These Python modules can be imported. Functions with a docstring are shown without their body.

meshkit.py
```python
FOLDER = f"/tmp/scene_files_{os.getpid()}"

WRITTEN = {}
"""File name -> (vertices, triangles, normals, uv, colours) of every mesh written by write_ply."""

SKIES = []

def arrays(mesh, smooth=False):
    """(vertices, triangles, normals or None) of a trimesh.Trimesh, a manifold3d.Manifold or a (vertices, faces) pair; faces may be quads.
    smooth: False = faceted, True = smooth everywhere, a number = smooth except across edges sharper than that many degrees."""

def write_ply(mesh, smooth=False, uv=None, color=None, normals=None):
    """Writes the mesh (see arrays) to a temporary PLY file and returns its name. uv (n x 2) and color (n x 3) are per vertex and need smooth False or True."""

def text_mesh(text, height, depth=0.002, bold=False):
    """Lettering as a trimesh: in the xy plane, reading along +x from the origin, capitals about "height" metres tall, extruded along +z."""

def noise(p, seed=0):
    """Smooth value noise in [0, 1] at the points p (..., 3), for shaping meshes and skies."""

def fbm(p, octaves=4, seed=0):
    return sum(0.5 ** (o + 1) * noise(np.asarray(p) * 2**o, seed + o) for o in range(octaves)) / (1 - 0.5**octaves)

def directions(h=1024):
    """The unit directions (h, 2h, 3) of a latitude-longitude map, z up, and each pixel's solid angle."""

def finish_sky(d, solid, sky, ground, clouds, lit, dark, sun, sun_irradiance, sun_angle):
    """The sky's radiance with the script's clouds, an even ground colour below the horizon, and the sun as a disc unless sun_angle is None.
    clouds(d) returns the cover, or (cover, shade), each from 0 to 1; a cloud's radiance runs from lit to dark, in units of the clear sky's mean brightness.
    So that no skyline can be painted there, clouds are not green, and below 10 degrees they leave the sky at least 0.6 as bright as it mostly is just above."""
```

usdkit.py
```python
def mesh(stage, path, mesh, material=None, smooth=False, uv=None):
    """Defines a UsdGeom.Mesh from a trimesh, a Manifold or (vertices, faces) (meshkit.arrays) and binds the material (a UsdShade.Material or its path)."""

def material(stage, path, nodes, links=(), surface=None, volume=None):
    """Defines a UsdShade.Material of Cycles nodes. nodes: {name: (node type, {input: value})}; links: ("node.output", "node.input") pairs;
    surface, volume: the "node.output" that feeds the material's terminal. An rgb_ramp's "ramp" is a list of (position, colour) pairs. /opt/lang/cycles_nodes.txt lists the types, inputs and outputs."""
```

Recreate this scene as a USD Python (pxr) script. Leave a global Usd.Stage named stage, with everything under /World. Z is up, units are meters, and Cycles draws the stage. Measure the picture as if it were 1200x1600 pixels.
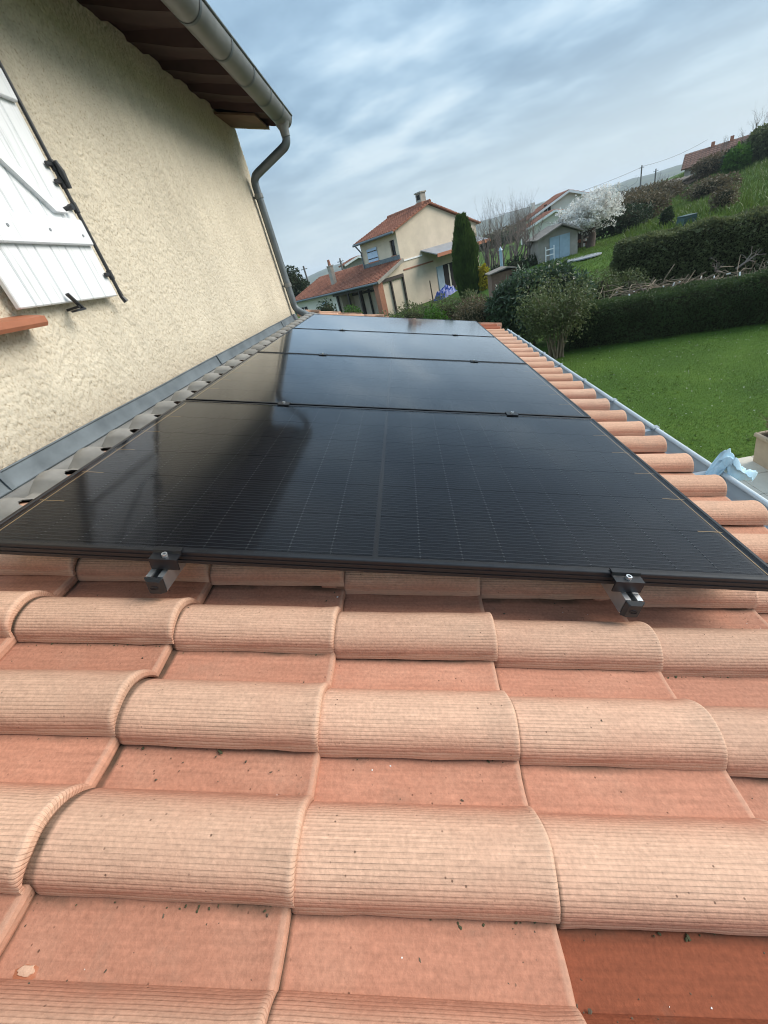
import math, random
import numpy as np, trimesh
import usdkit, meshkit
from pxr import Usd, UsdGeom, UsdLux, UsdShade, Gf, Sdf, Vt

stage = Usd.Stage.CreateInMemory()
UsdGeom.SetStageUpAxis(stage, UsdGeom.Tokens.z)
UsdGeom.SetStageMetersPerUnit(stage, 1.0)
UsdGeom.Xform.Define(stage, '/World')
UsdGeom.Scope.Define(stage, '/World/Looks')
PI = math.pi

# ------------------------------------------------------------------ camera, sky, sun, exposure
EXPOSURE = 1.65
CAM_POS = (1.05059, -0.67481, 0.29562)
CAM_ROWS = np.array([[0.97152234, 0.03363892, -0.234548], [-0.17954299, -0.54144668, -0.82134025], [-0.15462423, 0.84006185, -0.51998791]])
FPX = 617.3
cam = UsdGeom.Camera.Define(stage, '/World/camera')
cam.CreateHorizontalApertureAttr(36.0); cam.CreateVerticalApertureAttr(48.0)
cam.CreateFocalLengthAttr(36.0 * FPX / 1200.0)
cam.CreateClippingRangeAttr(Gf.Vec2f(0.01, 6000.0))
cam.CreateExposureAttr(EXPOSURE)
_m = np.eye(4); _m[0, :3] = CAM_ROWS[0]; _m[1, :3] = -CAM_ROWS[1]; _m[2, :3] = -CAM_ROWS[2]; _m[3, :3] = CAM_POS
cam.AddTransformOp().Set(Gf.Matrix4d(_m.tolist()))

SUN_AZ, SUN_EL = math.radians(80), math.radians(34)
SKY_STRENGTH = 0.10
CL = 1.0
N = {
    'sky': ('sky_texture', dict(sky_type='single_scattering', sun_disc=False, sun_elevation=SUN_EL, sun_rotation=SUN_AZ, altitude=150.0, air_density=1.0, aerosol_density=1.5, ozone_density=1.0)),
    'tc': ('texture_coordinate', {}), 'sep': ('separate_xyz', {}),
    'zc': ('math', dict(math_type='maximum', value2=0.0)), 'za': ('math', dict(math_type='add', value2=0.16)),
    'px': ('math', dict(math_type='divide')), 'py': ('math', dict(math_type='divide')), 'cv': ('combine_xyz', dict(z=0.0)),
    'mp': ('mapping', dict(mapping_type='point', location=(2.3, 4.1, 0.0), rotation=(0, 0, 0.5), scale=(0.85, 1.0, 1.0))),
    'n1': ('noise_texture', dict(scale=0.85, detail=8.0, roughness=0.5, distortion=0.15)),
    'n2': ('noise_texture', dict(scale=2.9, detail=7.0, roughness=0.5, distortion=0.15)),
    'mx': ('mix_float', dict(fac=0.46)),
    'r1': ('rgb_ramp', dict(ramp=[(0.0, (0.66, 1.03, 1.38)), (0.41, (0.74, 1.13, 1.48)), (0.47, (0.96, 1.41, 1.79)), (0.515, (1.25, 1.74, 2.12)), (0.56, (1.62, 2.10, 2.42)), (0.63, (2.2, 2.6, 2.8)), (1.0, (2.6, 2.95, 3.05))])),
    'hz': ('map_range', dict(range_type='smoothstep', from_min=0.03, from_max=0.24, to_min=0.80, to_max=0.0, clamp=True)),
    'hzc': ('mix', dict(mix_type='mix', color2=(2.30, 2.68, 2.90))), 'zg': ('map_range', dict(from_min=0.1, from_max=1.0, to_min=0.9, to_max=2.0, clamp=True)), 'zs': ('vector_math', dict(math_type='scale')),
    'mm': ('mix', dict(mix_type='mix', fac=0.9)),
    'bg': ('background_shader', dict(strength=SKY_STRENGTH)),
}
usdkit.material(stage, '/World/Looks/sky_look', N, [
    ('tc.generated', 'sep.vector'), ('sep.z', 'zc.value1'), ('zc.value', 'za.value1'), ('sep.x', 'px.value1'), ('za.value', 'px.value2'), ('sep.y', 'py.value1'), ('za.value', 'py.value2'),
    ('px.value', 'cv.x'), ('py.value', 'cv.y'), ('cv.vector', 'mp.vector'), ('mp.vector', 'n1.vector'), ('mp.vector', 'n2.vector'), ('n1.fac', 'mx.a'), ('n2.fac', 'mx.b'), ('mx.result', 'r1.fac'),
    ('sep.z', 'hz.value'), ('hz.result', 'hzc.fac'), ('r1.color', 'hzc.color1'), ('sky.color', 'mm.color1'), ('hzc.color', 'mm.color2'), ('sep.z', 'zg.value'), ('mm.color', 'zs.vector1'), ('zg.result', 'zs.scale'), ('zs.vector', 'bg.color')], surface='bg.background')
dome = UsdLux.DomeLight.Define(stage, '/World/sky')
dome.CreateIntensityAttr(1.0)
UsdShade.MaterialBindingAPI.Apply(dome.GetPrim()).Bind(UsdShade.Material.Get(stage, '/World/Looks/sky_look'))
dome.GetPrim().SetCustomDataByKey('kind', 'structure')
dome.GetPrim().SetCustomDataByKey('label', 'overcast blue grey sky with a pale streak above the roofs')
sun = UsdLux.DistantLight.Define(stage, '/World/sun')
sun.CreateIntensityAttr(0.34); sun.CreateAngleAttr(38.0); sun.CreateColorAttr(Gf.Vec3f(1.0, 0.93, 0.83))
sun.GetPrim().CreateAttribute('inputs:normalize', Sdf.ValueTypeNames.Bool).Set(True)
_d = np.array([math.sin(SUN_AZ) * math.cos(SUN_EL), math.cos(SUN_AZ) * math.cos(SUN_EL), math.sin(SUN_EL)])
_x = np.cross([0, 0, 1.0], _d); _x /= np.linalg.norm(_x); _y = np.cross(_d, _x)
_m = np.eye(4); _m[0, :3] = _x; _m[1, :3] = _y; _m[2, :3] = _d
sun.AddTransformOp().Set(Gf.Matrix4d(_m.tolist()))

# ------------------------------------------------------------------ helpers: naming, tagging, meshes
USED = {}
def numbered(parent, name):
    k = (parent, name); n = USED.get(k, 0); USED[k] = n + 1
    return f'{parent}/{name}' if n == 0 else f'{parent}/{name}_{n:03d}'
def tag(p, label=None, cat=None, group=None, kind=None):
    p = p.GetPrim() if hasattr(p, 'GetPrim') else p
    for k, v in (('label', label), ('category', cat), ('group', group), ('kind', kind)):
        if v: p.SetCustomDataByKey(k, v)
    return p
def thing(name, label=None, cat=None, loc=(0, 0, 0), rotz=0, group=None, kind=None):
    x = UsdGeom.Xform.Define(stage, numbered('/World', name))
    x.AddTranslateOp().Set(Gf.Vec3d(*map(float, loc)))
    if rotz: x.AddRotateZOp().Set(math.degrees(rotz))
    return tag(x, label, cat, group, kind)
def obj(name, mesh, mat, parent=None, smooth=False, label=None, kind=None, xf=None):
    if isinstance(mesh, MB): mesh = mesh.mesh()
    pp = '/World' if parent is None else str(parent.GetPath())
    m = usdkit.mesh(stage, numbered(pp, name), mesh, LOOK[mat], smooth=smooth)
    if xf is not None: UsdGeom.Xformable(m).AddTransformOp().Set(Gf.Matrix4d(np.asarray(xf).T.tolist()))
    return tag(m, label, kind=kind)

class MB:
    """collects triangles of one mesh"""
    def __init__(s): s.v, s.f, s.n = [], [], 0
    def add(s, v, f):
        v = np.asarray(v, float); f = np.asarray(f, int)
        if f.shape[1] == 4: f = np.vstack([f[:, [0, 1, 2]], f[:, [0, 2, 3]]])
        s.v.append(v); s.f.append(f + s.n); s.n += len(v); return s
    def tm(s, t): return s.add(t.vertices, t.faces)
    def box(s, x0, x1, y0, y1, z0, z1):
        v = np.array([[x, y, z] for x in (x0, x1) for y in (y0, y1) for z in (z0, z1)])
        return s.add(v, BOXF)
    def frame_box(s, o, ax, ay, az):
        """box from corner o spanned by three vectors (right handed)"""
        o, ax, ay, az = (np.asarray(q, float) for q in (o, ax, ay, az))
        v = np.array([o + i * ax + j * ay + k * az for i in (0, 1) for j in (0, 1) for k in (0, 1)])
        return s.add(v, BOXF)
    def bar(s, a, b, w, h, up=(0, 0, 1)):
        a, b, up = (np.asarray(q, float) for q in (a, b, up)); d = b - a; dn = d / np.linalg.norm(d)
        sx = np.cross(dn, up); sx /= np.linalg.norm(sx); uz = np.cross(sx, dn)
        return s.frame_box(a - sx * w / 2 - uz * h / 2, d, -sx * -w, uz * h) if False else s.frame_box(a + sx * w / 2 - uz * h / 2, d, -sx * w, uz * h)
    def tube(s, pts, r, n=8, caps=True):
        pts = np.asarray(pts, float); r = np.broadcast_to(np.asarray(r, float), (len(pts),))
        t = np.gradient(pts, axis=0); t /= np.maximum(np.linalg.norm(t, axis=1, keepdims=True), 1e-9)
        a = np.array([0, 0, 1.0]) if abs(t[0][2]) < .9 else np.array([1.0, 0, 0])
        vs = []
        for i in range(len(pts)):
            x = a - t[i] * (a @ t[i]); x /= np.linalg.norm(x); a = x; y = np.cross(t[i], x)
            th = np.arange(n) * 2 * PI / n
            vs.append(pts[i] + r[i] * (np.cos(th)[:, None] * x + np.sin(th)[:, None] * y))
        v = np.vstack(vs); f = []
        for i in range(len(pts) - 1):
            for k in range(n):
                f.append([i * n + k, i * n + (k + 1) % n, (i + 1) * n + (k + 1) % n, (i + 1) * n + k])
        s.add(v, f)
        if caps:
            for e, o in ((0, -1), (len(pts) - 1, 1)):
                c = vs[e]; m = np.vstack([c, c.mean(0)])
                s.add(m, [[k, (k + 1) % n, n] if o > 0 else [(k + 1) % n, k, n] for k in range(n)])
        return s
    def grid(s, P, flip=False):
        P = np.asarray(P, float); a, b = P.shape[:2]
        i = np.arange(a * b).reshape(a, b)
        f = np.stack([i[:-1, :-1], i[1:, :-1], i[1:, 1:], i[:-1, 1:]], -1).reshape(-1, 4)
        return s.add(P.reshape(-1, 3), f[:, ::-1] if flip else f)
    def prism(s, poly, o, ax, ay, az):
        """polygon (2d, counter-clockwise) in the plane o + x ax + y ay, extruded along az"""
        from shapely.geometry import Polygon
        t = trimesh.creation.extrude_polygon(Polygon(poly), 1.0, engine='earcut')
        v = t.vertices; o, ax, ay, az = (np.asarray(q, float) for q in (o, ax, ay, az))
        V = o + v[:, :1] * ax + v[:, 1:2] * ay + v[:, 2:] * az
        f = t.faces if np.cross(ax, ay) @ az > 0 else t.faces[:, ::-1]
        return s.add(V, f)
    def mesh(s): return np.vstack(s.v), np.vstack(s.f)
BOXF = np.array([[0, 1, 3, 2], [4, 6, 7, 5], [0, 4, 5, 1], [2, 3, 7, 6], [0, 2, 6, 4], [1, 5, 7, 3]])
def rbox(size, r=0.003, seg=1):
    """box with chamfered edges, centred"""
    sx, sy, sz = (q / 2 for q in size); pts = []
    for x in (-1, 1):
        for y in (-1, 1):
            for z in (-1, 1):
                pts += [[x * (sx - r), y * (sy - r), z * sz], [x * (sx - r), y * sy, z * (sz - r)], [x * sx, y * (sy - r), z * (sz - r)]]
    return trimesh.convex.convex_hull(np.array(pts))
def moved(t, loc, R=None):
    t = t.copy()
    if R is not None: t.apply_transform(np.vstack([np.hstack([R, np.zeros((3, 1))]), [0, 0, 0, 1]]))
    t.apply_translation(loc); return t

# the slope of the low roof: s runs down the slope, t along the eaves, h off the surface of the panels
TH = math.radians(15.566)
ES, ET, EH = np.array([math.cos(TH), 0, -math.sin(TH)]), np.array([0, 1.0, 0]), np.array([math.sin(TH), 0, math.cos(TH)])
RS = np.stack([ES, ET, EH], 1)
def roof(s, t, h):
    s, t, h = np.broadcast_arrays(np.asarray(s, float), np.asarray(t, float), np.asarray(h, float))
    return s[..., None] * ES + t[..., None] * ET + h[..., None] * EH
def xroof(s, t, h, yaw=0.0, pitch=0.0):
    c, sn = math.cos(yaw), math.sin(yaw); cp, sp = math.cos(pitch), math.sin(pitch)
    A = np.array([[c, -sn, 0], [sn, c, 0], [0, 0, 1]]) @ np.array([[cp, 0, sp], [0, 1, 0], [-sp, 0, cp]])
    m = np.eye(4); m[:3, :3] = RS @ A; m[:3, 3] = roof(s, t, h); return m

# ------------------------------------------------------------------ materials
LOOK = {}
def look(name, nodes, links, surface='p.BSDF'):
    LOOK[name] = usdkit.material(stage, f'/World/Looks/{name}', nodes, links, surface=surface); return name
def plain(name, col, rough=0.6, metal=0.0, var=0.12, scale=6.0, bump=0.0, bscale=60.0, spec=0.5, rvar=0.0):
    """one colour with a soft noise of tone and an optional fine bump"""
    c = np.array(col, float)
    n = {'t': ('texture_coordinate', {}), 'n': ('noise_texture', dict(scale=scale, detail=6.0, roughness=0.6)),
         'r': ('rgb_ramp', dict(ramp=[(0.25, tuple(c * (1 - var))), (0.75, tuple(np.minimum(c * (1 + var), 1)))])),
         'p': ('principled_bsdf', dict(roughness=rough, metallic=metal, specular_ior_level=spec))}
    l = [('t.object', 'n.vector'), ('n.fac', 'r.fac'), ('r.color', 'p.base_color')]
    if bump:
        n['bn'] = ('noise_texture', dict(scale=bscale, detail=4.0)); n['b'] = ('bump', dict(strength=0.8, distance=bump))
        l += [('t.object', 'bn.vector'), ('bn.fac', 'b.height'), ('b.normal', 'p.normal')]
    if rvar:
        n['rr'] = ('map_range', dict(from_min=0.3, from_max=0.7, to_min=rough - rvar, to_max=rough + rvar, clamp=True)); l += [('n.fac', 'rr.value'), ('rr.result', 'p.roughness')]
    return look(name, n, l)
def leafy(name, cols, rough=0.55, trans=0.25, spec=0.35):
    """leaves: each leaf its own tone from the list, a broad noise over the plant, some light passing through"""
    k = len(cols); ramp = [((i + 0.5) / k, c) for i, c in enumerate(cols)]
    n = {'g': ('geometry', {}), 'r': ('rgb_ramp', dict(ramp=ramp)), 'n': ('noise_texture', dict(scale=1.7, detail=3.0)),
         'mr': ('map_range', dict(from_min=0.3, from_max=0.7, to_min=0.72, to_max=1.28)), 'm': ('vector_math', dict(math_type='scale')),
         'p': ('principled_bsdf', dict(roughness=rough, specular_ior_level=spec)), 'tr': ('translucent_bsdf', {}), 'x': ('mix_closure', dict(fac=trans))}
    return look(name, n, [('g.random_per_island', 'r.fac'), ('g.position', 'n.vector'), ('n.fac', 'mr.value'), ('r.color', 'm.vector1'), ('mr.result', 'm.scale'),
                          ('m.vector', 'p.base_color'), ('m.vector', 'tr.color'), ('p.BSDF', 'x.closure1'), ('tr.BSDF', 'x.closure2')], surface='x.closure')

def tile_look(name, crest, pan, rib, spots=1.0):
    """fired clay: sandy slip over the barrel, bare red clay in the channel, drawn ribs along the tile, pits and lichen"""
    n = {
        't': ('texture_coordinate', {}), 's': ('separate_xyz', {}), 'oi': ('object_info', {}), 'g': ('geometry', {}),
        'off': ('vector_math', dict(math_type='scale', vector1=(37.0, 19.0, 11.0))), 'ad': ('vector_math', dict(math_type='add')),
        'nb': ('noise_texture', dict(scale=7.0, detail=5.0, roughness=0.6)), 'nf': ('noise_texture', dict(scale=150.0, detail=3.0, roughness=0.6)),
        'st': ('mapping', dict(mapping_type='point', scale=(9.0, 160.0, 20.0))), 'ns': ('noise_texture', dict(scale=1.0, detail=3.0, roughness=0.6)),
        'hm': ('map_range', dict(range_type='smoothstep', from_min=0.012, from_max=0.060, to_min=0.0, to_max=1.0, clamp=True)),
        'hw': ('math', dict(math_type='multiply_add', value2=0.8, value3=-0.38)), 'ha': ('math', dict(math_type='add')),
        'hc': ('clamp', dict(min=0.0, max=1.0)),
        'c1': ('mix', dict(mix_type='mix', color1=tuple(pan), color2=tuple(crest))),
        'tone': ('map_range', dict(from_min=0.0, from_max=1.0, to_min=0.88, to_max=1.10)), 'cm': ('vector_math', dict(math_type='scale')),
        'fr': ('map_range', dict(from_min=0.3, from_max=0.7, to_min=0.86, to_max=1.12)), 'cm2': ('vector_math', dict(math_type='scale')),
        'sr': ('map_range', dict(from_min=0.3, from_max=0.72, to_min=0.88, to_max=1.1)), 'cm3': ('vector_math', dict(math_type='scale')),
        'v': ('voronoi_texture', dict(scale=70.0, randomness=1.0)), 'vm': ('map_range', dict(from_min=0.05, from_max=0.13, to_min=0.75 * spots, to_max=0.0, clamp=True)),
        'vs': ('noise_texture', dict(scale=14.0, detail=2.0)), 'vt': ('map_range', dict(from_min=0.5, from_max=0.62, to_min=0.0, to_max=1.0, clamp=True)), 'vx': ('math', dict(math_type='multiply')),
        'c4': ('mix', dict(mix_type='mix', color2=(0.07, 0.035, 0.022))),
        'lw': ('noise_texture', dict(scale=5.0, detail=8.0, roughness=0.7)), 'lm': ('map_range', dict(from_min=0.57, from_max=0.75, to_min=0.0, to_max=0.34, clamp=True)),
        'c5': ('mix', dict(mix_type='mix', color2=(0.23, 0.185, 0.14))),
        'ay': ('math', dict(math_type='subtract', value2=0.058)), 'az': ('math', dict(math_type='add', value2=0.004)), 'at': ('math', dict(math_type='arctan2')), 'ry': ('math', dict(math_type='multiply', value2=64.0)), 'rsh': ('map_range', dict(range_type='smoothstep', from_min=-1.0, from_max=0.1, to_min=-1.0, to_max=1.0, clamp=True)), 'rs': ('math', dict(math_type='sine')), 'rn': ('map_range', dict(from_min=0.35, from_max=0.65, to_min=0.35, to_max=1.0, clamp=True)),
        'rm': ('math', dict(math_type='multiply')), 'rh': ('map_range', dict(from_min=0.003, from_max=0.015, to_min=0.18, to_max=1.0, clamp=True)), 'rr': ('math', dict(math_type='multiply')),
        'hs': ('math', dict(math_type='multiply_add', value2=rib)), 'hf': ('math', dict(math_type='multiply_add', value2=0.9)), 'hv': ('math', dict(math_type='multiply_add', value2=-0.8)),
        'rc': ('map_range', dict(from_min=-1.0, from_max=1.0, to_min=0.94, to_max=1.02)), 'rcx': ('mix_float', dict(a=1.0)), 'cm6': ('vector_math', dict(math_type='scale')),
        'b': ('bump', dict(strength=1.0, distance=0.0011)),
        'ex': ('map_range', dict(range_type='smoothstep', from_min=0.387, from_max=0.393, to_min=0.0, to_max=0.28, clamp=True)), 'cx': ('mix', dict(mix_type='mix', color2=(0.58, 0.40, 0.29))), 'em': ('map_range', dict(from_min=-0.0012, from_max=0.0012, to_min=0.55, to_max=0.0, clamp=True)), 'ce': ('mix', dict(mix_type='mix', color2=(0.56, 0.37, 0.26))),
        'dm': ('map_range', dict(range_type='smoothstep', from_min=0.180, from_max=0.196, to_min=0.0, to_max=1.0, clamp=True)), 'dn': ('map_range', dict(from_min=0.42, from_max=0.62, to_min=0.1, to_max=0.85, clamp=True)), 'dx': ('math', dict(math_type='multiply')), 'cd': ('mix', dict(mix_type='mix', color2=(0.085, 0.055, 0.036))),  # dirt plus shade under the next lip, both darkened into the colour
        'ja': ('math', dict(math_type='subtract', value2=0.0475)), 'jb': ('math', dict(math_type='absolute')), 'jm': ('map_range', dict(from_min=0.0085, from_max=0.0150, to_min=0.95, to_max=0.0, clamp=True)), 'jx': ('math', dict(math_type='multiply')), 'jn': ('map_range', dict(from_min=0.3, from_max=0.6, to_min=0.35, to_max=1.0, clamp=True)), 'cj': ('mix', dict(mix_type='mix', color2=(0.055, 0.040, 0.026))),  # dirt and gap shade put into the colour where tiles overlap
        'p': ('principled_bsdf', dict(roughness=0.82, specular_ior_level=0.25)),
    }
    l = [('t.object', 's.vector'), ('oi.random', 'off.scale'), ('t.object', 'ad.vector1'), ('off.vector', 'ad.vector2'),
         ('ad.vector', 'nb.vector'), ('ad.vector', 'nf.vector'), ('ad.vector', 'st.vector'), ('st.vector', 'ns.vector'), ('ad.vector', 'v.vector'), ('ad.vector', 'vs.vector'), ('ad.vector', 'lw.vector'),
         ('s.z', 'hm.value'), ('nb.fac', 'hw.value1'), ('hm.result', 'ha.value1'), ('hw.value', 'ha.value2'), ('ha.value', 'hc.value'), ('hc.result', 'c1.fac'),
         ('oi.random', 'tone.value'), ('c1.color', 'cm.vector1'), ('tone.result', 'cm.scale'), ('nf.fac', 'fr.value'), ('cm.vector', 'cm2.vector1'), ('fr.result', 'cm2.scale'),
         ('ns.fac', 'sr.value'), ('cm2.vector', 'cm3.vector1'), ('sr.result', 'cm3.scale'),
         ('v.distance', 'vm.value'), ('vs.fac', 'vt.value'), ('vm.result', 'vx.value1'), ('vt.result', 'vx.value2'), ('cm3.vector', 'c4.color1'), ('vx.value', 'c4.fac'),
         ('lw.fac', 'lm.value'), ('c4.color', 'c5.color1'), ('lm.result', 'c5.fac'),
         ('s.y', 'ay.value1'), ('s.z', 'az.value1'), ('az.value', 'at.value1'), ('ay.value', 'at.value2'), ('at.value', 'ry.value1'), ('ry.value', 'rs.value1'), ('nb.fac', 'rn.value'), ('rs.value', 'rsh.value'), ('rsh.result', 'rm.value1'), ('rn.result', 'rm.value2'), ('s.z', 'rh.value'), ('rm.value', 'rr.value1'), ('rh.result', 'rr.value2'),
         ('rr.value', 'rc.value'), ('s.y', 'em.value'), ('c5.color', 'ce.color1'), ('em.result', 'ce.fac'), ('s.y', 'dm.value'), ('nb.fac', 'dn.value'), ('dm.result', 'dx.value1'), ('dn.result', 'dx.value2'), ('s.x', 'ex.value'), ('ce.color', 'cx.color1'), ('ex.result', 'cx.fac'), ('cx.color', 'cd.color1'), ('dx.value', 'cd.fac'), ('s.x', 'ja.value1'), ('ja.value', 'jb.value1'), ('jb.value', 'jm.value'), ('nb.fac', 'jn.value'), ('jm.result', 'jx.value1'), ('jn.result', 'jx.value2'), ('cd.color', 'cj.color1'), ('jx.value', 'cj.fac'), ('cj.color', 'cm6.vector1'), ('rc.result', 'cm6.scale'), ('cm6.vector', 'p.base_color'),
         ('nf.fac', 'hf.value1'), ('rr.value', 'hs.value1'), ('hf.value', 'hs.value3'), ('vx.value', 'hv.value1'), ('hs.value', 'hv.value3'), ('hv.value', 'b.height'), ('b.normal', 'p.normal')]
    del n['rcx'], n['g']
    return look(name, n, l)
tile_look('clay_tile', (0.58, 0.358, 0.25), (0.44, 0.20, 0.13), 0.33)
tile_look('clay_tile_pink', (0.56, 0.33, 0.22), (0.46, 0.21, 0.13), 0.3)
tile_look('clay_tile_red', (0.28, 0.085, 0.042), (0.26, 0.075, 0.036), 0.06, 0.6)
plain('terracotta', (0.36, 0.13, 0.065), 0.6, var=0.2, scale=9, bump=0.001)

# wall render: pale sandy crumbs on a darker ground
look('stucco', {
    't': ('texture_coordinate', {}), 'm': ('mapping', dict(mapping_type='point', scale=(1.0, 1.0, 0.7))),
    'n': ('noise_texture', dict(scale=150.0, detail=5.0, roughness=0.65)), 'w': ('noise_texture', dict(scale=1.3, detail=6.0, roughness=0.62)),
    'ms': ('mapping', dict(mapping_type='point', scale=(1.0, 6.5, 0.45))), 'ws': ('noise_texture', dict(scale=1.6, detail=6.0, roughness=0.6)), 'sm': ('map_range', dict(from_min=0.35, from_max=0.68, to_min=1.03, to_max=0.91, clamp=True)), 'cs': ('vector_math', dict(math_type='scale')),
    'r': ('rgb_ramp', dict(ramp=[(0.30, (0.22, 0.165, 0.10)), (0.39, (0.52, 0.44, 0.32)), (0.47, (0.63, 0.565, 0.45)), (0.8, (0.72, 0.66, 0.545))])),
    'wr': ('map_range', dict(from_min=0.3, from_max=0.7, to_min=0.88, to_max=1.08)), 'c': ('vector_math', dict(math_type='scale')),
    'sp': ('separate_xyz', {}), 'sz': ('math', dict(math_type='multiply_add', value2=0.25)), 'sg': ('map_range', dict(range_type='smoothstep', from_min=3.08, from_max=3.30, to_min=0.5, to_max=0.0, clamp=True)), 'cg': ('mix', dict(mix_type='mix', color2=(0.36, 0.30, 0.22))),
    'b': ('bump', dict(strength=1.0, distance=0.007)), 'p': ('principled_bsdf', dict(roughness=0.92, specular_ior_level=0.15))},
    [('t.object', 'm.vector'), ('m.vector', 'n.vector'), ('t.object', 'w.vector'), ('n.fac', 'r.fac'), ('w.fac', 'wr.value'), ('r.color', 'c.vector1'), ('wr.result', 'c.scale'),
     ('t.object', 'ms.vector'), ('ms.vector', 'ws.vector'), ('ws.fac', 'sm.value'), ('c.vector', 'cs.vector1'), ('sm.result', 'cs.scale'),
     ('t.object', 'sp.vector'), ('ws.fac', 'sz.value1'), ('sp.z', 'sz.value3'), ('sz.value', 'sg.value'), ('cs.vector', 'cg.color1'), ('sg.result', 'cg.fac'),
     ('cg.color', 'p.base_color'), ('n.fac', 'b.height'), ('b.normal', 'p.normal')])
plain('far_render', (0.60, 0.51, 0.40), 0.9, var=0.14, scale=0.9, bump=0.004, bscale=12, spec=0.2)
plain('far_render_white', (0.68, 0.65, 0.58), 0.9, var=0.08, scale=0.8, spec=0.2)
plain('zinc', (0.185, 0.195, 0.195), 0.55, metal=0.4, var=0.28, scale=5.0, rvar=0.12)
plain('zinc_dark', (0.125, 0.148, 0.162), 0.55, metal=0.35, var=0.35, scale=7.0, rvar=0.1)
plain('zinc_apron', (0.30, 0.295, 0.28), 0.6, metal=0.3, var=0.3, scale=6.0, rvar=0.1)
plain('zinc_bead', (0.58, 0.62, 0.64), 0.4, metal=0.3, var=0.1)
plain('zinc_new', (0.34, 0.37, 0.39), 0.42, metal=0.5, var=0.12, scale=3.0, rvar=0.08)
plain('dull_metal', (0.30, 0.31, 0.32), 0.45, metal=0.6, var=0.2, scale=9.0)
look('white_paint', {
    't': ('texture_coordinate', {}), 'm': ('mapping', dict(mapping_type='point', scale=(12.0, 60.0, 2.2))), 'n': ('noise_texture', dict(scale=1.0, detail=7.0, roughness=0.65)),
    'r': ('rgb_ramp', dict(ramp=[(0.0, (0.30, 0.31, 0.31)), (0.33, (0.52, 0.54, 0.55)), (0.43, (0.72, 0.74, 0.76)), (1.0, (0.80, 0.81, 0.82))])),
    'b': ('bump', dict(strength=0.5, distance=0.0015)), 'p': ('principled_bsdf', dict(roughness=0.5))},
    [('t.object', 'm.vector'), ('m.vector', 'n.vector'), ('n.fac', 'r.fac'), ('r.color', 'p.base_color'), ('n.fac', 'b.height'), ('b.normal', 'p.normal')])
plain('black_iron', (0.018, 0.018, 0.02), 0.45, var=0.3, scale=30, bump=0.0006, bscale=200)
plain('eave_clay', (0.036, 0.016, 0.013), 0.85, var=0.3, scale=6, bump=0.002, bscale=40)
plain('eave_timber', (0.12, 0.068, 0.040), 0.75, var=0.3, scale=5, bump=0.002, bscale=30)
plain('board_pale', (0.34, 0.25, 0.17), 0.8, var=0.25, scale=8, bump=0.001)
plain('black_anodised', (0.014, 0.014, 0.016), 0.36, metal=0.3, var=0.15, scale=20, rvar=0.06)
plain('black_plastic', (0.010, 0.0105, 0.012), 0.42, var=0.15, scale=40)
plain('bright_alloy', (0.72, 0.73, 0.74), 0.3, metal=0.9, var=0.1, scale=30)
plain('cell_blue_black', (0.0052, 0.0052, 0.0074), 0.3, var=0.3, scale=5)
plain('back_sheet', (0.012, 0.012, 0.014), 0.6, var=0.1)
plain('ribbon', (0.070, 0.072, 0.078), 0.45, metal=0.2, var=0.15, scale=60)
plain('ribbon_bright', (0.115, 0.118, 0.125), 0.4, metal=0.3, var=0.2, scale=60)
plain('ribbon_tan', (0.50, 0.34, 0.17), 0.45, metal=0.3, var=0.15, scale=60)
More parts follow.
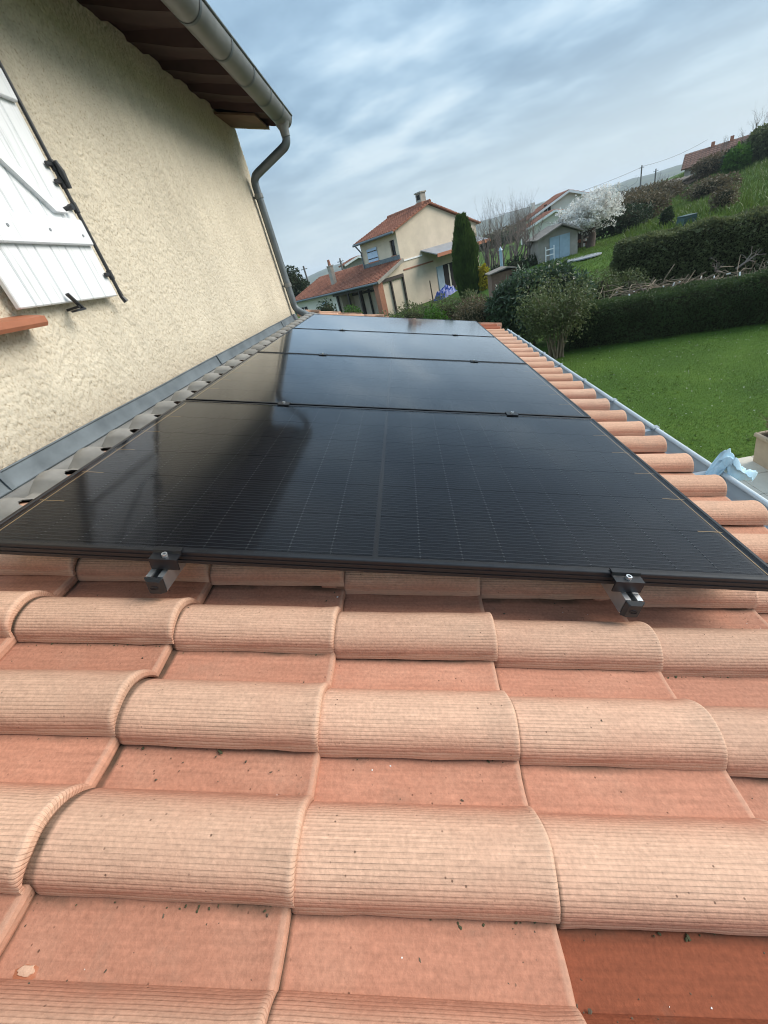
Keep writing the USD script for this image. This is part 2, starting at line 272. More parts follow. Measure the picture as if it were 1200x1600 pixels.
look('panel_glass', {'f': ('fresnel', dict(IOR=1.45)), 'fa': ('map_range', dict(from_min=0.04, from_max=0.45, to_min=0.03, to_max=1.0, clamp=True)), 'fp': ('math', dict(math_type='power', value2=1.55)), 'fm': ('math', dict(math_type='multiply', value2=0.68)), 't': ('transparent_bsdf', dict(color=(0.96, 0.96, 0.96))), 'tc': ('texture_coordinate', {}), 'n': ('noise_texture', dict(scale=2.5, detail=5.0)),
                     'rr': ('map_range', dict(from_min=0.3, from_max=0.7, to_min=0.05, to_max=0.11)), 'gl': ('glossy_bsdf', dict(color=(0.92, 0.95, 1.0))), 'x': ('mix_closure', {})},
     [('f.fac', 'fa.value'), ('fa.result', 'fp.value1'), ('fp.value', 'fm.value1'), ('fm.value', 'x.fac'), ('t.BSDF', 'x.closure1'), ('tc.object', 'n.vector'), ('n.fac', 'rr.value'), ('rr.result', 'gl.roughness'), ('gl.BSDF', 'x.closure2')], surface='x.closure')
look('window_glass', {'f': ('fresnel', dict(IOR=1.5)), 't': ('transparent_bsdf', dict(color=(0.75, 0.78, 0.78))), 'gl': ('glossy_bsdf', dict(roughness=0.03)), 'x': ('mix_closure', {})},
     [('f.fac', 'x.fac'), ('t.BSDF', 'x.closure1'), ('gl.BSDF', 'x.closure2')], surface='x.closure')
plain('cloth_blue', (0.50, 0.68, 0.78), 0.85, var=0.07, scale=12, bump=0.0008, bscale=300)
plain('planter_clay', (0.42, 0.32, 0.22), 0.75, var=0.12, scale=8, bump=0.001)
plain('soil', (0.035, 0.024, 0.016), 0.95, var=0.4, scale=30, bump=0.006)
plain('paving', (0.56, 0.51, 0.43), 0.75, var=0.14, scale=6, bump=0.001)
plain('paving_joint', (0.22, 0.19, 0.16), 0.9, var=0.2)
plain('blue_shutter', (0.44, 0.56, 0.72), 0.55, var=0.08)
plain('blue_shed', (0.30, 0.40, 0.48), 0.6, var=0.15, scale=3)
plain('white_trim', (0.78, 0.78, 0.77), 0.5, var=0.05)
plain('dark_timber', (0.035, 0.026, 0.02), 0.6, var=0.3)
plain('dark_opening', (0.012, 0.011, 0.010), 0.9, var=0.2)
plain('slab_grey', (0.26, 0.27, 0.29), 0.6, var=0.15, scale=2)
plain('brick_red', (0.30, 0.125, 0.075), 0.8, var=0.25, scale=8)
plain('brick_dull', (0.16, 0.095, 0.07), 0.9, var=0.3, scale=10)
plain('far_roof_brown', (0.15, 0.075, 0.052), 0.9, var=0.35, scale=2)
plain('concrete', (0.30, 0.275, 0.24), 0.9, var=0.2, scale=3, bump=0.004)
plain('tarp_blue', (0.014, 0.05, 0.27), 0.4, var=0.25, scale=5)
plain('wood_grey', (0.20, 0.17, 0.145), 0.85, var=0.3, scale=6)
plain('pole_grey', (0.13, 0.12, 0.115), 0.8, var=0.2)
plain('wire_dark', (0.12, 0.13, 0.14), 0.6)
plain('bin_green', (0.018, 0.05, 0.05), 0.5, var=0.15)
plain('bark', (0.085, 0.062, 0.045), 0.9, var=0.35, scale=9, bump=0.01)
plain('bark_grey', (0.155, 0.125, 0.105), 0.9, var=0.35, scale=4)
plain('stem_tan', (0.19, 0.145, 0.095), 0.85, var=0.3, scale=8)
plain('dark_core', (0.034, 0.034, 0.018), 1.0, var=0.4, scale=6, spec=0.1)  # dark colour of the solid cores added inside foliage
plain('white_chip', (0.75, 0.74, 0.72), 0.7)
plain('grit', (0.10, 0.075, 0.05), 0.9, var=0.6, scale=90)
plain('moss', (0.060, 0.062, 0.030), 0.95, var=0.4, scale=90)
look('far_roof', {'t': ('texture_coordinate', {}), 'n': ('noise_texture', dict(scale=1.6, detail=7.0, roughness=0.65)), 'n2': ('noise_texture', dict(scale=9.0, detail=4.0)),
                  'r': ('rgb_ramp', dict(ramp=[(0.30, (0.10, 0.050, 0.036)), (0.44, (0.215, 0.085, 0.055)), (0.56, (0.30, 0.125, 0.078)), (0.72, (0.34, 0.19, 0.13))])), 'mx': ('mix_float', dict(fac=0.45)), 'p': ('principled_bsdf', dict(roughness=0.85, specular_ior_level=0.2))},
     [('t.object', 'n.vector'), ('t.object', 'n2.vector'), ('n.fac', 'mx.a'), ('n2.fac', 'mx.b'), ('mx.result', 'r.fac'), ('r.color', 'p.base_color')])
leafy('leaf_hedge', [(0.105, 0.122, 0.050), (0.165, 0.175, 0.072), (0.22, 0.215, 0.096), (0.30, 0.27, 0.14), (0.175, 0.18, 0.074), (0.28, 0.20, 0.12)], trans=0.42)
leafy('leaf_conifer', [(0.050, 0.080, 0.024), (0.074, 0.115, 0.034), (0.105, 0.145, 0.044), (0.155, 0.13, 0.055), (0.056, 0.092, 0.028)], trans=0.36)
leafy('leaf_laurel', [(0.055, 0.088, 0.042), (0.085, 0.125, 0.064), (0.120, 0.160, 0.092), (0.165, 0.190, 0.130)], rough=0.36, spec=0.6)
leafy('leaf_red', [(0.095, 0.115, 0.040), (0.075, 0.095, 0.034), (0.11, 0.125, 0.045), (0.16, 0.11, 0.055), (0.085, 0.105, 0.036), (0.19, 0.095, 0.045), (0.10, 0.12, 0.04)])
leafy('leaf_bright', [(0.06, 0.14, 0.014), (0.10, 0.20, 0.02), (0.15, 0.24, 0.03)], trans=0.35)
leafy('leaf_yellow', [(0.42, 0.34, 0.015), (0.52, 0.42, 0.02), (0.30, 0.27, 0.02)])
leafy('leaf_crimson', [(0.22, 0.02, 0.018), (0.30, 0.03, 0.025), (0.14, 0.02, 0.015)])
leafy('leaf_cypress', [(0.060, 0.100, 0.020), (0.090, 0.140, 0.028), (0.135, 0.185, 0.040), (0.070, 0.115, 0.022)], trans=0.3)
leafy('leaf_dark', [(0.030, 0.046, 0.018), (0.055, 0.066, 0.026), (0.090, 0.076, 0.036), (0.045, 0.060, 0.022)])
leafy('leaf_brown', [(0.13, 0.10, 0.055), (0.10, 0.095, 0.042), (0.16, 0.13, 0.065), (0.075, 0.09, 0.032)])
leafy('petal', [(0.72, 0.70, 0.66), (0.82, 0.80, 0.77), (0.60, 0.57, 0.52)], trans=0.3)
leafy('blade_lawn', [(0.095, 0.155, 0.026), (0.135, 0.205, 0.038), (0.21, 0.25, 0.068), (0.11, 0.175, 0.030)], trans=0.42)
leafy('blade_hill', [(0.085, 0.13, 0.022), (0.12, 0.165, 0.028), (0.17, 0.18, 0.05), (0.07, 0.12, 0.018)], trans=0.3)
look('ground_look', {'g': ('geometry', {}), 'n': ('noise_texture', dict(scale=0.55, detail=8.0, roughness=0.62)), 'n2': ('noise_texture', dict(scale=14.0, detail=6.0, roughness=0.65)), 'mx': ('mix_float', dict(fac=0.5)),
                     'r': ('rgb_ramp', dict(ramp=[(0.30, (0.030, 0.055, 0.012)), (0.45, (0.050, 0.100, 0.016)), (0.58, (0.075, 0.135, 0.020)), (0.75, (0.13, 0.15, 0.035))])), 'b': ('bump', dict(strength=0.7, distance=0.03)), 'p': ('principled_bsdf', dict(roughness=0.95, specular_ior_level=0.15))},
     [('g.position', 'n.vector'), ('g.position', 'n2.vector'), ('n.fac', 'mx.a'), ('n2.fac', 'mx.b'), ('mx.result', 'r.fac'), ('r.color', 'p.base_color'), ('n2.fac', 'b.height'), ('b.normal', 'p.normal')])
look('hill_look', {'g': ('geometry', {}), 'n': ('noise_texture', dict(scale=0.012, detail=9.0, roughness=0.6)),
                   'r': ('rgb_ramp', dict(interpolate=True, ramp=[(0.3, (0.022, 0.035, 0.018)), (0.46, (0.045, 0.055, 0.028)), (0.55, (0.09, 0.11, 0.045)), (0.62, (0.05, 0.06, 0.03)), (0.8, (0.12, 0.13, 0.07))])), 'p': ('principled_bsdf', dict(roughness=1.0, specular_ior_level=0.1))},
     [('g.position', 'n.vector'), ('n.fac', 'r.fac'), ('r.color', 'p.base_color')])

# ------------------------------------------------------------------ ground, hills
def S(x): x = np.clip(x, 0, 1); return x * x * (3 - 2 * x)
def ground_z(x, y):
    x, y = np.asarray(x, float), np.asarray(y, float)
    z = -3.0 + 1.1 * S((y - 14) / 14) * S((x - 3) / 6)
    w = x - .38 * y
    z = z + 3.4 * S((w - 6) / 18) * S((y - 25) / 40)
    big = S((np.hypot(x, y) - 110) / 200)
    return z * (1 - big) + -3.5 * big + 0.05 * (meshkit.noise(np.stack([x * .25, y * .25, x * 0], -1), 3) - .5) * S((np.hypot(x - 2, y) - 14) / 10)
u = np.linspace(-1, 1, 221); ax_ = np.sinh(u * 6.2) / math.sinh(6.2) * 3200
gx, gy = np.meshgrid(ax_ + 6, ax_ + 14, indexing='ij')
obj('ground', MB().grid(np.stack([gx, gy, ground_z(gx, gy)], -1)), 'ground_look', smooth=True, kind='structure', label='grassy ground rising to the right behind the hedges')
def hills(name, dist, a0, a1, hmax, seed, label):
    az = np.linspace(math.radians(a0), math.radians(a1), 160); r = np.linspace(0, 1, 14)
    A, Rr = np.meshgrid(az, r, indexing='ij'); d = dist * (0.78 + 0.5 * Rr)
    env = S((A - az[0]) / 0.25) * S((az[-1] - A) / 0.25)
    prof = 0.45 + 0.75 * meshkit.fbm(np.stack([A * 7, A * 0, A * 0], -1), 4, seed) + 0.12 * meshkit.fbm(np.stack([A * 60, Rr * 4, A * 0], -1), 3, seed + 5)
    h = hmax * env * prof * np.sin(PI * np.clip(Rr * .5 + .0, 0, 1)) - 6
    obj(name, MB().grid(np.stack([d * np.sin(A), d * np.cos(A), h], -1), flip=True), 'hill_look', smooth=True, kind='structure', label=label)
hills('far_hills', 1500, -20, 75, 46, 21, 'blue wooded hills along the horizon behind the poles')

# ------------------------------------------------------------------ foliage makers
def leaves(P, Nrm, size, rng, out=0.5, droop=0.2, asp=0.5, jitter=0.5):
    """one folded diamond leaf at each point, turned mostly along the outward normal"""
    n = len(P); size = size * rng.uniform(1 - jitter, 1 + jitter, n)[:, None]
    d = Nrm * out + rng.normal(size=(n, 3)) * (1 - out * .5); d[:, 2] -= droop; d /= np.linalg.norm(d, axis=1, keepdims=True)
    q = np.cross(d, rng.normal(size=(n, 3))); q /= np.linalg.norm(q, axis=1, keepdims=True); w = np.cross(d, q)
    v = np.stack([P, P + d * size * .5 + q * size * asp * .5 + w * size * .1, P + d * size, P + d * size * .5 - q * size * asp * .5 + w * size * .1], 1).reshape(-1, 3)
    i = np.arange(n)[:, None] * 4
    f = np.vstack([i + [0, 1, 2], i + [0, 2, 3]]); return v, f
def blob_points(c, r, n, rng, shell=0.45, lump=0.35, lf=1.6, seed=0):
    d = rng.normal(size=(n, 3)); d /= np.linalg.norm(d, axis=1, keepdims=True)
    k = 1 - lump * .6 + lump * 1.4 * (meshkit.fbm(d * lf + seed * 3.3 + 20, 3, seed) - .35)
    rad = (1 - shell * rng.random(n) ** 1.6) * k
    return np.asarray(c) + d * rad[:, None] * np.asarray(r), d
def core_blob(c, r, k, seed):
    t = trimesh.creation.icosphere(2); d = t.vertices.copy()
    q = k * (1 - .2 + .5 * (meshkit.fbm(d * 1.6 + seed * 3.3 + 20, 3, seed) - .35))
    return np.asarray(c) + d * q[:, None] * np.asarray(r), t.faces
def shrub(name, label, cat, base, r, n, size, mat, seed, stems=6, group=None, asp=.5, core=0.62, lift=0.0, blobs=None, stem_mat='bark', out=.5):
    """a bush: several stems and a crown of leaves over one or more lumps"""
    rng = np.random.default_rng(seed); b = np.asarray(base, float); t = thing(name, label, cat, b, group=group)
    blobs = blobs or [((0, 0, r[2] + lift), r)]
    tot = sum(q[1][0] * q[1][1] + q[1][0] * q[1][2] for q in blobs); fol, co = MB(), MB()
    for k, (c, rr) in enumerate(blobs):
        m = int(n * (rr[0] * rr[1] + rr[0] * rr[2]) / tot)
        P, d = blob_points(c, rr, m, rng, seed=seed + k)
        ok = P[:, 2] > 0.02; fol.add(*leaves(P[ok], d[ok], size, rng, asp=asp, out=out))
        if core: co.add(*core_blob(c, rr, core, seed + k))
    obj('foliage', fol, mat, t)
    if core: obj('twigs', co, 'dark_core', t, smooth=True)  # dark lumps added inside the crown to block see-through
    st = MB()
    for k in range(stems):
        c, rr = blobs[k % len(blobs)]; a = rng.uniform(0, 2 * PI); e = np.array(c) + np.array([math.cos(a) * rr[0] * .5, math.sin(a) * rr[1] * .5, rr[2] * .2])
        s0 = np.array([math.cos(a) * .1, math.sin(a) * .1, -.05]); mid = (s0 + e) / 2 + rng.normal(size=3) * .06
        st.tube([s0, mid, e], [.03, .02, .01], 5)
    obj('stems', st, stem_mat, t); return t
def hedge(name, label, p0, p1, depth, height, n, size, mat, seed, side=1, wob=.18, core_mat='dark_core', top_mat=None, asp=.5):
    """a clipped hedge along p0-p1: leaves on front, top, back and ends"""
    rng = np.random.default_rng(seed); p0, p1 = np.array([*p0, 0.0]), np.array([*p1, 0.0]); L = np.linalg.norm(p1 - p0); ux = (p1 - p0) / L; uy = np.array([-ux[1], ux[0], 0]) * side
    z0 = float(ground_z(*((p0 + p1) / 2)[:2])); t = thing(name, label, 'hedge', (p0[0], p0[1], z0))
    parts = [(L * height, 'f'), (L * height * .7, 'b'), (L * depth, 't'), (depth * height, 'e0'), (depth * height, 'e1')]
    tot = sum(a for a, _ in parts); fol = MB()
    for a, w in parts:
        m = int(n * a / tot); q, k = rng.random(m), rng.random(m)
        if w in 'fb': l, hh, dd = q * L, k * height, np.zeros(m) + (0 if w == 'f' else depth); nn = -uy if w == 'f' else uy
        elif w == 't': l, dd, hh = q * L, k * depth, np.zeros(m) + height; nn = np.array([0, 0, 1.0])
        else: dd, hh, l = q * depth, k * height, np.zeros(m) + (0 if w == 'e0' else L); nn = -ux if w == 'e0' else ux
        # rounded top edges
        rnd = .25 * depth
        e = np.maximum(0, (hh - (height - rnd)) / rnd); dd = depth / 2 + (dd - depth / 2) * (1 - .35 * e ** 2); l = L / 2 + (l - L / 2) * (1 - .12 * e ** 2 / max(L, 1))
        P = l[:, None] * ux + dd[:, None] * uy; P[:, 2] = hh
        dis = wob * (meshkit.fbm(P * 1.7 + seed, 4, seed) - .5) * 2 - rng.random(m) ** 2 * .16
        P = P + nn * dis[:, None]; ok = P[:, 2] > 0
        fol.add(*leaves(P[ok], np.tile(nn, (ok.sum(), 1)) + [0, 0, .25], size, rng, asp=asp))
    obj('foliage', fol, mat, t)
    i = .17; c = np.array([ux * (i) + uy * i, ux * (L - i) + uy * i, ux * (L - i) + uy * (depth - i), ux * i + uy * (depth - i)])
    obj('twigs', MB().frame_box(c[0], c[1] - c[0], c[3] - c[0], (0, 0, height - i)) if side > 0 else MB().frame_box(c[3], c[2] - c[3], c[0] - c[3], (0, 0, height - i)), core_mat, t)  # solid dark box added inside the leaves so the hedge is not see-through
    return t
def branch_mesh(base, height, spread, rng, levels=5, r0=.09, kids=(2, 4), up=.35, trunk=.25, start=None, n0=6, tips=None):
    """a leafless tree: trunk and limbs that fork; returns trunk mesh and limb mesh"""
    tr, br = MB(), MB()
    def grow(p, d, ln, r, lev):
        nseg = 3 if lev < levels - 1 else 2; pts = [p]
        for k in range(nseg):
            d = d + rng.normal(size=3) * .16 + np.array([0, 0, up * .12]); d /= np.linalg.norm(d); pts.append(pts[-1] + d * ln / nseg)
        re = r * .62
        (tr if lev == 0 else br).tube(pts, np.linspace(r, re, nseg + 1), n0 if lev == 0 else (5 if lev == 1 else 3), caps=False)
        if tips is not None and lev >= levels - 2: tips.extend(pts[1:])
        if lev + 1 >= levels: return
        for k in range(rng.integers(*kids) + (1 if lev == 0 else 0)):
            a = rng.normal(size=3); a -= d * (a @ d); a /= np.linalg.norm(a)
            nd = d * 1.0 + a * rng.uniform(.45, 1.0) * spread + np.array([0, 0, up * .5]); nd /= np.linalg.norm(nd)
            at = pts[-1] if rng.random() < .55 else pts[rng.integers(1, len(pts))]
            grow(at, nd, ln * rng.uniform(.55, .85), re * rng.uniform(.6, .9), lev + 1)
    for q in (start or [(np.zeros(3), np.array([0, 0, 1.0]))]):
        grow(np.asarray(q[0], float), np.asarray(q[1], float), height * trunk, r0, 0)
    return tr, br
def bare_tree(name, label, base, height, seed, spread=.8, levels=6, r0=.09, trunk=.27, up=.5, kids=(2, 4), group=None, mat='bark_grey', start=None, cat='tree'):
    rng = np.random.default_rng(seed); t = thing(name, label, cat, base, group=group); a, b = branch_mesh(base, height, spread, rng, levels, r0, kids, up, trunk, start)
    obj('trunk', a, mat, t); obj('branches', b, mat, t); return t

# ------------------------------------------------------------------ the rendered house wall on the left with its eaves
XW = -0.49
house = thing('house', 'house wall of coarse cream render rising at the left of the panels', 'house', (XW, 2.5, -3.0))
hoff = np.array([XW, 2.5, -3.0])
def H(mb):
    for v in mb.v: v -= hoff
    return mb
ny, nz = 1020, 440
yy = np.linspace(0.25, 5.35, ny); zz = np.linspace(-0.5, 1.98, nz)
Yg, Zg = np.meshgrid(yy, zz, indexing='ij')
from scipy.spatial import cKDTree
rng = np.random.default_rng(11)
ng = 62000; gp_ = np.stack([rng.uniform(0.2, 5.4, ng), rng.uniform(-0.55, 2.0, ng)], 1); gr_ = rng.uniform(.55, 1.15, ng)
d_, i_ = cKDTree(gp_ * [1, .82]).query(np.stack([Yg.ravel(), Zg.ravel() * .82], -1), k=3, workers=-1)
crumb = np.clip(1 - (d_ / (.0098 * gr_[i_])) ** 2, 0, 1).max(1).reshape(Yg.shape) ** .6
big_ = meshkit.fbm(np.stack([Yg * 26, Zg * 20, Yg * 0], -1), 3, 2)
Xg = XW + 0.0052 * crumb * (.6 + .8 * big_) + 0.006 * (meshkit.noise(np.stack([Yg * 3, Zg * 3, Yg * 0], -1), 7) - .5) - .006
Xg[[0, -1], :] = XW - .008; Xg[:, [0, -1]] = XW - .008
wall = MB().grid(np.stack([Xg, Yg, Zg], -1))
obj('wall', H(wall), 'stucco', house, smooth=True)
rest = MB().box(XW - .3, XW - .009, 0.25, 5.346, -3.1, 1.98); rest.box(XW - .3, XW - .003, -3.5, 0.247, -3.1, 1.98)
rest.box(-6.5, XW - .302, -3.5, 5.346, -3.1, 1.98)
obj('masonry', H(rest), 'stucco', house)
# annex walls under the low roof
aw = MB().box(XW + .02, 1.93, -2.2, -2.0, -3.1, -.72).box(1.78, 1.93, -1.998, 4.55, -3.1, -.86).prism([(XW + .02, -3.1), (1.77, -3.1), (1.77, -.86), (XW + .02, -.30)], (0, 4.9, 0), (1, 0, 0), (0, 0, 1), (0, -.2, 0))
obj('annex_wall', H(aw), 'stucco', house)
# eaves: wide clay tiles seen from below, wavy along the wall, a verge board at the far end
SL = 0.28
def eave_profile(a):
    a = a % 1.0
    return np.where(a < .58, .125 * np.sin(PI * np.clip(a / .58, 0, 1)) ** .85, .010 * np.sin(PI * (a - .58) / .42))
pw = 0.48
k0 = 5.19
for k in range(-1, 12):
    y1 = k0 - k * pw if k >= 0 else k0 + .1; y0 = k0 - (k + 1) * pw if k >= 0 else k0
    if k < 0: continue
    a = np.linspace(0, 1, 18); xs = np.array([XW - .30, XW + .06, XW + .30, 0.075])
    A, X = np.meshgrid(a, xs, indexing='ij')
    step = np.array([0, 0, .0, 0.0])
    Zb = 1.925 - SL * (X - XW) + eave_profile(A) + .016 * (X < XW + .2)
    lo = np.stack([X, y1 - A * pw * .992, Zb], -1); up_ = lo + [0, 0, .022]
    mb = MB().grid(lo, flip=False).grid(up_, flip=True)
    mb.grid(np.stack([lo[:, -1], up_[:, -1]], 1)).grid(np.stack([lo[0], up_[0]], 1), flip=False).grid(np.stack([lo[-1], up_[-1]], 1), flip=True)
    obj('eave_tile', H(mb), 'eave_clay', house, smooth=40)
vb = MB().prism([(XW - .28, 1.935 - SL * -.28 - .035), (-0.09, 1.935 - SL * (XW * -1 - .09) - .035), (-0.075, 1.935 - SL * .415 + .09), (XW - .28, 1.935 + SL * .28 + .10)], (0, 5.195, 0), (1, 0, 0), (0, 0, 1), (0, .035, 0))
obj('verge_board', H(vb), 'board_pale', house)
vs_ = MB().prism([(XW + .0, 1.92), (-0.092, 1.92 - SL * .398), (-0.092, 1.902 - SL * .398), (XW, 1.902)][::-1], (0, 4.72, 0), (1, 0, 0), (0, 0, 1), (0, .47, 0))
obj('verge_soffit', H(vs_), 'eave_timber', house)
up = MB().prism([(-6.5, 1.99), (XW - .03, 1.99), (0.05, 1.905 - SL * .54 + .10), (0.05, 1.905 - SL * .54 + .125), (-3.5, 3.0), (-6.5, 2.2)], (0, -3.5, 0), (1, 0, 0), (0, 0, 1), (0, 8.9, 0))
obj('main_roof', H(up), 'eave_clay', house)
# window sill of terracotta, its end with a small upturned return
sl = MB().prism([(XW - .02, .415), (XW + .085, .405), (XW + .095, .418), (XW + .095, .440), (XW + .075, .447), (XW - .02, .468)], (0, 0.2, 0), (1, 0, 0), (0, 0, 1), (0, .86, 0))
obj('window_sill', H(sl), 'terracotta', house)

# ------------------------------------------------------------------ zinc gutter and downpipe of the house
gt = thing('roof_gutter', 'half round zinc gutter hanging below the high eaves, seams along it', 'gutter', (0.09, 5.2, 1.83))
def half_gutter(cx, cz, r, y0, y1, ny, th=.003, a0=180, a1=360, o=(0, 0, 0)):
    a = np.radians(np.linspace(a0, a1, 25)); y = np.linspace(y0, y1, ny)
    A, Y = np.meshgrid(a, y, indexing='ij')
    f = lambda rr: np.stack([cx + rr * np.cos(A), Y, cz + rr * np.sin(A)], -1) - np.asarray(o)
    ou, inn = f(r), f(r - th)
    m = MB().grid(ou, flip=False).grid(inn, flip=True)
    for P, Q, fl in ((ou[0], inn[0], True), (ou[-1], inn[-1], False)): m.grid(np.stack([P, Q], 1), flip=fl)
    return m
GX, GZ, GR, GO = 0.092, 1.832, 0.092, (0.09, 5.2, 1.83)
obj('channel', half_gutter(GX, GZ, GR, 0.4, 5.2, 2, o=GO), 'zinc', gt, smooth=40)
obj('rolled_edge', MB().tube(np.array([[GX + GR + .004, .4, GZ + .003], [GX + GR + .004, 5.215, GZ + .003]]) - GO, .009, 10), 'zinc_dark', gt, smooth=50)
a = np.radians(np.linspace(180, 360, 25)); cap = np.stack([GX + GR * np.cos(a), a * 0 + 5.2, GZ + GR * np.sin(a)], -1)
obj('end_cap', MB().prism([(GX + (GR + .003) * math.cos(t_), GZ + (GR + .003) * math.sin(t_)) for t_ in a], -np.array(GO) + [0, 5.204, 0], (1, 0, 0), (0, 0, 1), (0, -.01, 0)), 'zinc', gt)
for y in (0.9, 1.7, 2.25, 2.85, 3.38, 3.88, 4.38, 4.82):
    m = half_gutter(GX, GZ, GR + .0035, y, y + .03, 2, o=GO); obj('seam_band', m, 'zinc_dark', gt, smooth=40)
dp = thing('downpipe', 'grey zinc downpipe with a swan neck against the far corner of the wall', 'downpipe', (-0.425, 5.17, -.1))
DO = np.array([-0.425, 5.17, -.1])
def smooth_path(P, n=8):
    """rounded corners by quadratic curves"""
    P = [np.asarray(p, float) for p in P]; out = [P[0]]
    for i in range(1, len(P) - 1):
        a, b, c = P[i - 1], P[i], P[i + 1]; r = min(.13, .45 * np.linalg.norm(b - a), .45 * np.linalg.norm(c - b))
        p, q = b + (a - b) / np.linalg.norm(a - b) * r, b + (c - b) / np.linalg.norm(c - b) * r
        for k in range(n + 1):
            t_ = k / n; out.append((1 - t_) ** 2 * p + 2 * t_ * (1 - t_) * b + t_ * t_ * q)
    return np.array(out + [P[-1]])
PR = .043
neck = smooth_path([(0.092, 5.06, GZ - GR + .01), (0.088, 5.08, 1.60), (-.425, 5.17, 1.44), (-.425, 5.17, 1.27)])
obj('swan_neck', MB().tube(neck - DO, PR, 20), 'zinc_dark', dp, smooth=50)
obj('outlet', MB().tube(np.array([(0.092, 5.06, GZ - GR + .02), (0.092, 5.06, GZ - GR - .03), (0.091, 5.065, 1.655)]) - DO, [.075, .05, .047], 20), 'zinc', dp, smooth=50)
low = smooth_path([(-.425, 5.17, 1.28), (-.425, 5.17, .18), (-.425, 5.17, .06), (-.30, 5.16, -.045)])
obj('pipe', MB().tube(low - DO, PR * .97, 20), 'zinc_dark', dp, smooth=50)
for z in (1.27, .34): obj('collar', MB().tube(np.array([(-.425, 5.17, z - .022), (-.425, 5.17, z + .022)]) - DO, PR + .006, 20).box(-.09, 0, -.012, .012, z + .1 - .01, z + .1 + .01), 'zinc', dp, smooth=50)
obj('shoe', MB().tube(np.array([(-.335, 5.163, -.012), (-.285, 5.158, -.058)]) - DO, PR + .003, 20), 'zinc_dark', dp, smooth=50)

# ------------------------------------------------------------------ the white shutter folded back on the wall
sh = thing('window_shutter', 'white painted plank shutter with black iron fittings folded against the wall', 'shutter', (XW + .03, 1.35, .47))
SO = np.array([XW + .03, 1.35, .47])
X0, X1 = XW + .028, XW + .052
edges = [1.02, 1.105, 1.19, 1.28, 1.372, 1.465, 1.56, 1.66]
for i in range(7):
    w = edges[i + 1] - edges[i]; b = rbox((X1 - X0, w - .003, 1.04), .004)
    obj('plank', MB().tm(moved(b, ((X0 + X1) / 2, (edges[i] + edges[i + 1]) / 2, .48 + .52) - SO)), 'white_paint', sh)
for z in (.725, 1.25): obj('batten', MB().tm(moved(rbox((.022, .63, .105), .004), (X1 + .011, 1.335, z + .03) - SO)), 'white_paint', sh)
A_, B_ = np.array([X1 + .0105, 1.19, 1.185]), np.array([X1 + .0105, 1.545, .83])
obj('brace', MB().prism([(0, 0), (1, 0), (1, 1), (0, 1)], A_ - SO + [-.0105, -.035, 0], (.021, 0, 0), (0, .07, 0), B_ - A_), 'white_paint', sh)
rod = MB().tube(np.array([(X1 + .012, 1.668, .47), (X1 + .012, 1.668, 1.56)]) - SO, .0085, 10)
obj('bolt_rod', rod, 'black_iron', sh, smooth=50)
for z in (.575, 1.02, .955, .86):
    f = MB().tm(moved(rbox((.014, .042, .018), .003), (X1 + .012, 1.645, z) - SO)).tube(np.array([(X1 + .012, 1.668, z - .022), (X1 + .012, 1.668, z + .018)]) - SO, .0125, 10)
    obj('rod_guide', f, 'black_iron', sh)
hd = MB().tube(np.array([(X1 + .03, 1.668, 1.03), (X1 + .034, 1.672, .99), (X1 + .03, 1.676, .93)]) - SO, [.010, .0135, .010], 10)
obj('rod_handle', hd, 'black_iron', sh, smooth=50)
obj('rod_foot', MB().tube(np.array([(X1 + .012, 1.668, .50), (X1 + .012, 1.668, .47), (X1 + .02, 1.672, .445)]) - SO, [.010, .011, .014], 8), 'black_iron', sh)
obj('knob', MB().tube(np.array([(X1, 1.60, .85), (X1 + .045, 1.605, .85)]) - SO, [.008, .013], 10), 'black_iron', sh)
for y, z in ((1.18, .76), (1.40, .755), (1.60, .74), (1.58, 1.30), (1.40, 1.29)):
    obj('screw', MB().tube(np.array([(X1 + .0215, y, z), (X1 + .0245, y, z)]) - SO, .006, 8), 'dull_metal', sh)
stc = thing('shutter_stay', 'black iron stay on the wall holding the bottom edge of the shutter', 'shutter stay', (XW, 1.32, .455))
obj('stay_bar', MB().bar((0, 0, 0.0), (.075, -.012, .0), .010, .010).bar((.072, -.040, .055), (.072, .010, -.014), .008, .016, up=(1, 0, 0)), 'black_iron', stc)
obj('stay_plate', MB().bar((.068, .012, -.012), (.072, -.055, -.014), .03, .008), 'black_iron', stc)

# ------------------------------------------------------------------ zinc flashing along the foot of the wall
fl = thing('wall_flashing', 'grey zinc flashing strip along the foot of the cream wall', 'flashing', (XW, 2.5, -.1))
FO = np.array([XW, 2.5, -.1])
ty = np.linspace(-1.3, 5.32, 160)
zt = 0.0 + .004 * (meshkit.noise(np.stack([ty * 3, ty * 0, ty * 0], -1), 4) - .5)
zf = -.066
pr = lambda x, z: np.stack([x + ty * 0, ty, z + ty * 0], -1)
dent = .0025 * (meshkit.fbm(np.stack([ty * 6, ty * 0 + 2, ty * 0], -1), 3, 6) - .5)
up1 = np.stack([pr(XW + .012, zt), np.stack([XW + .018 + dent, ty, zt * .5 - .03], -1), np.stack([XW + .024 + dent, ty, ty * 0 - .060], -1), pr(XW + .030, -.066), pr(XW + .024, -.072)], 0)
mb = MB().grid(up1 - FO, flip=True).grid(up1 - FO - [.003, 0, .003])
obj('upstand', mb, 'zinc_dark', fl, smooth=35)
for y_ in (.52, 2.52, 4.5): obj('seam', MB().prism([(XW + .0145, .001), (XW + .0265, -.060), (XW + .0325, -.066), (XW + .0205, .003)], -FO + [0, y_, 0], (1, 0, 0), (0, 0, 1), (0, .018, 0)), 'zinc_dark', fl)
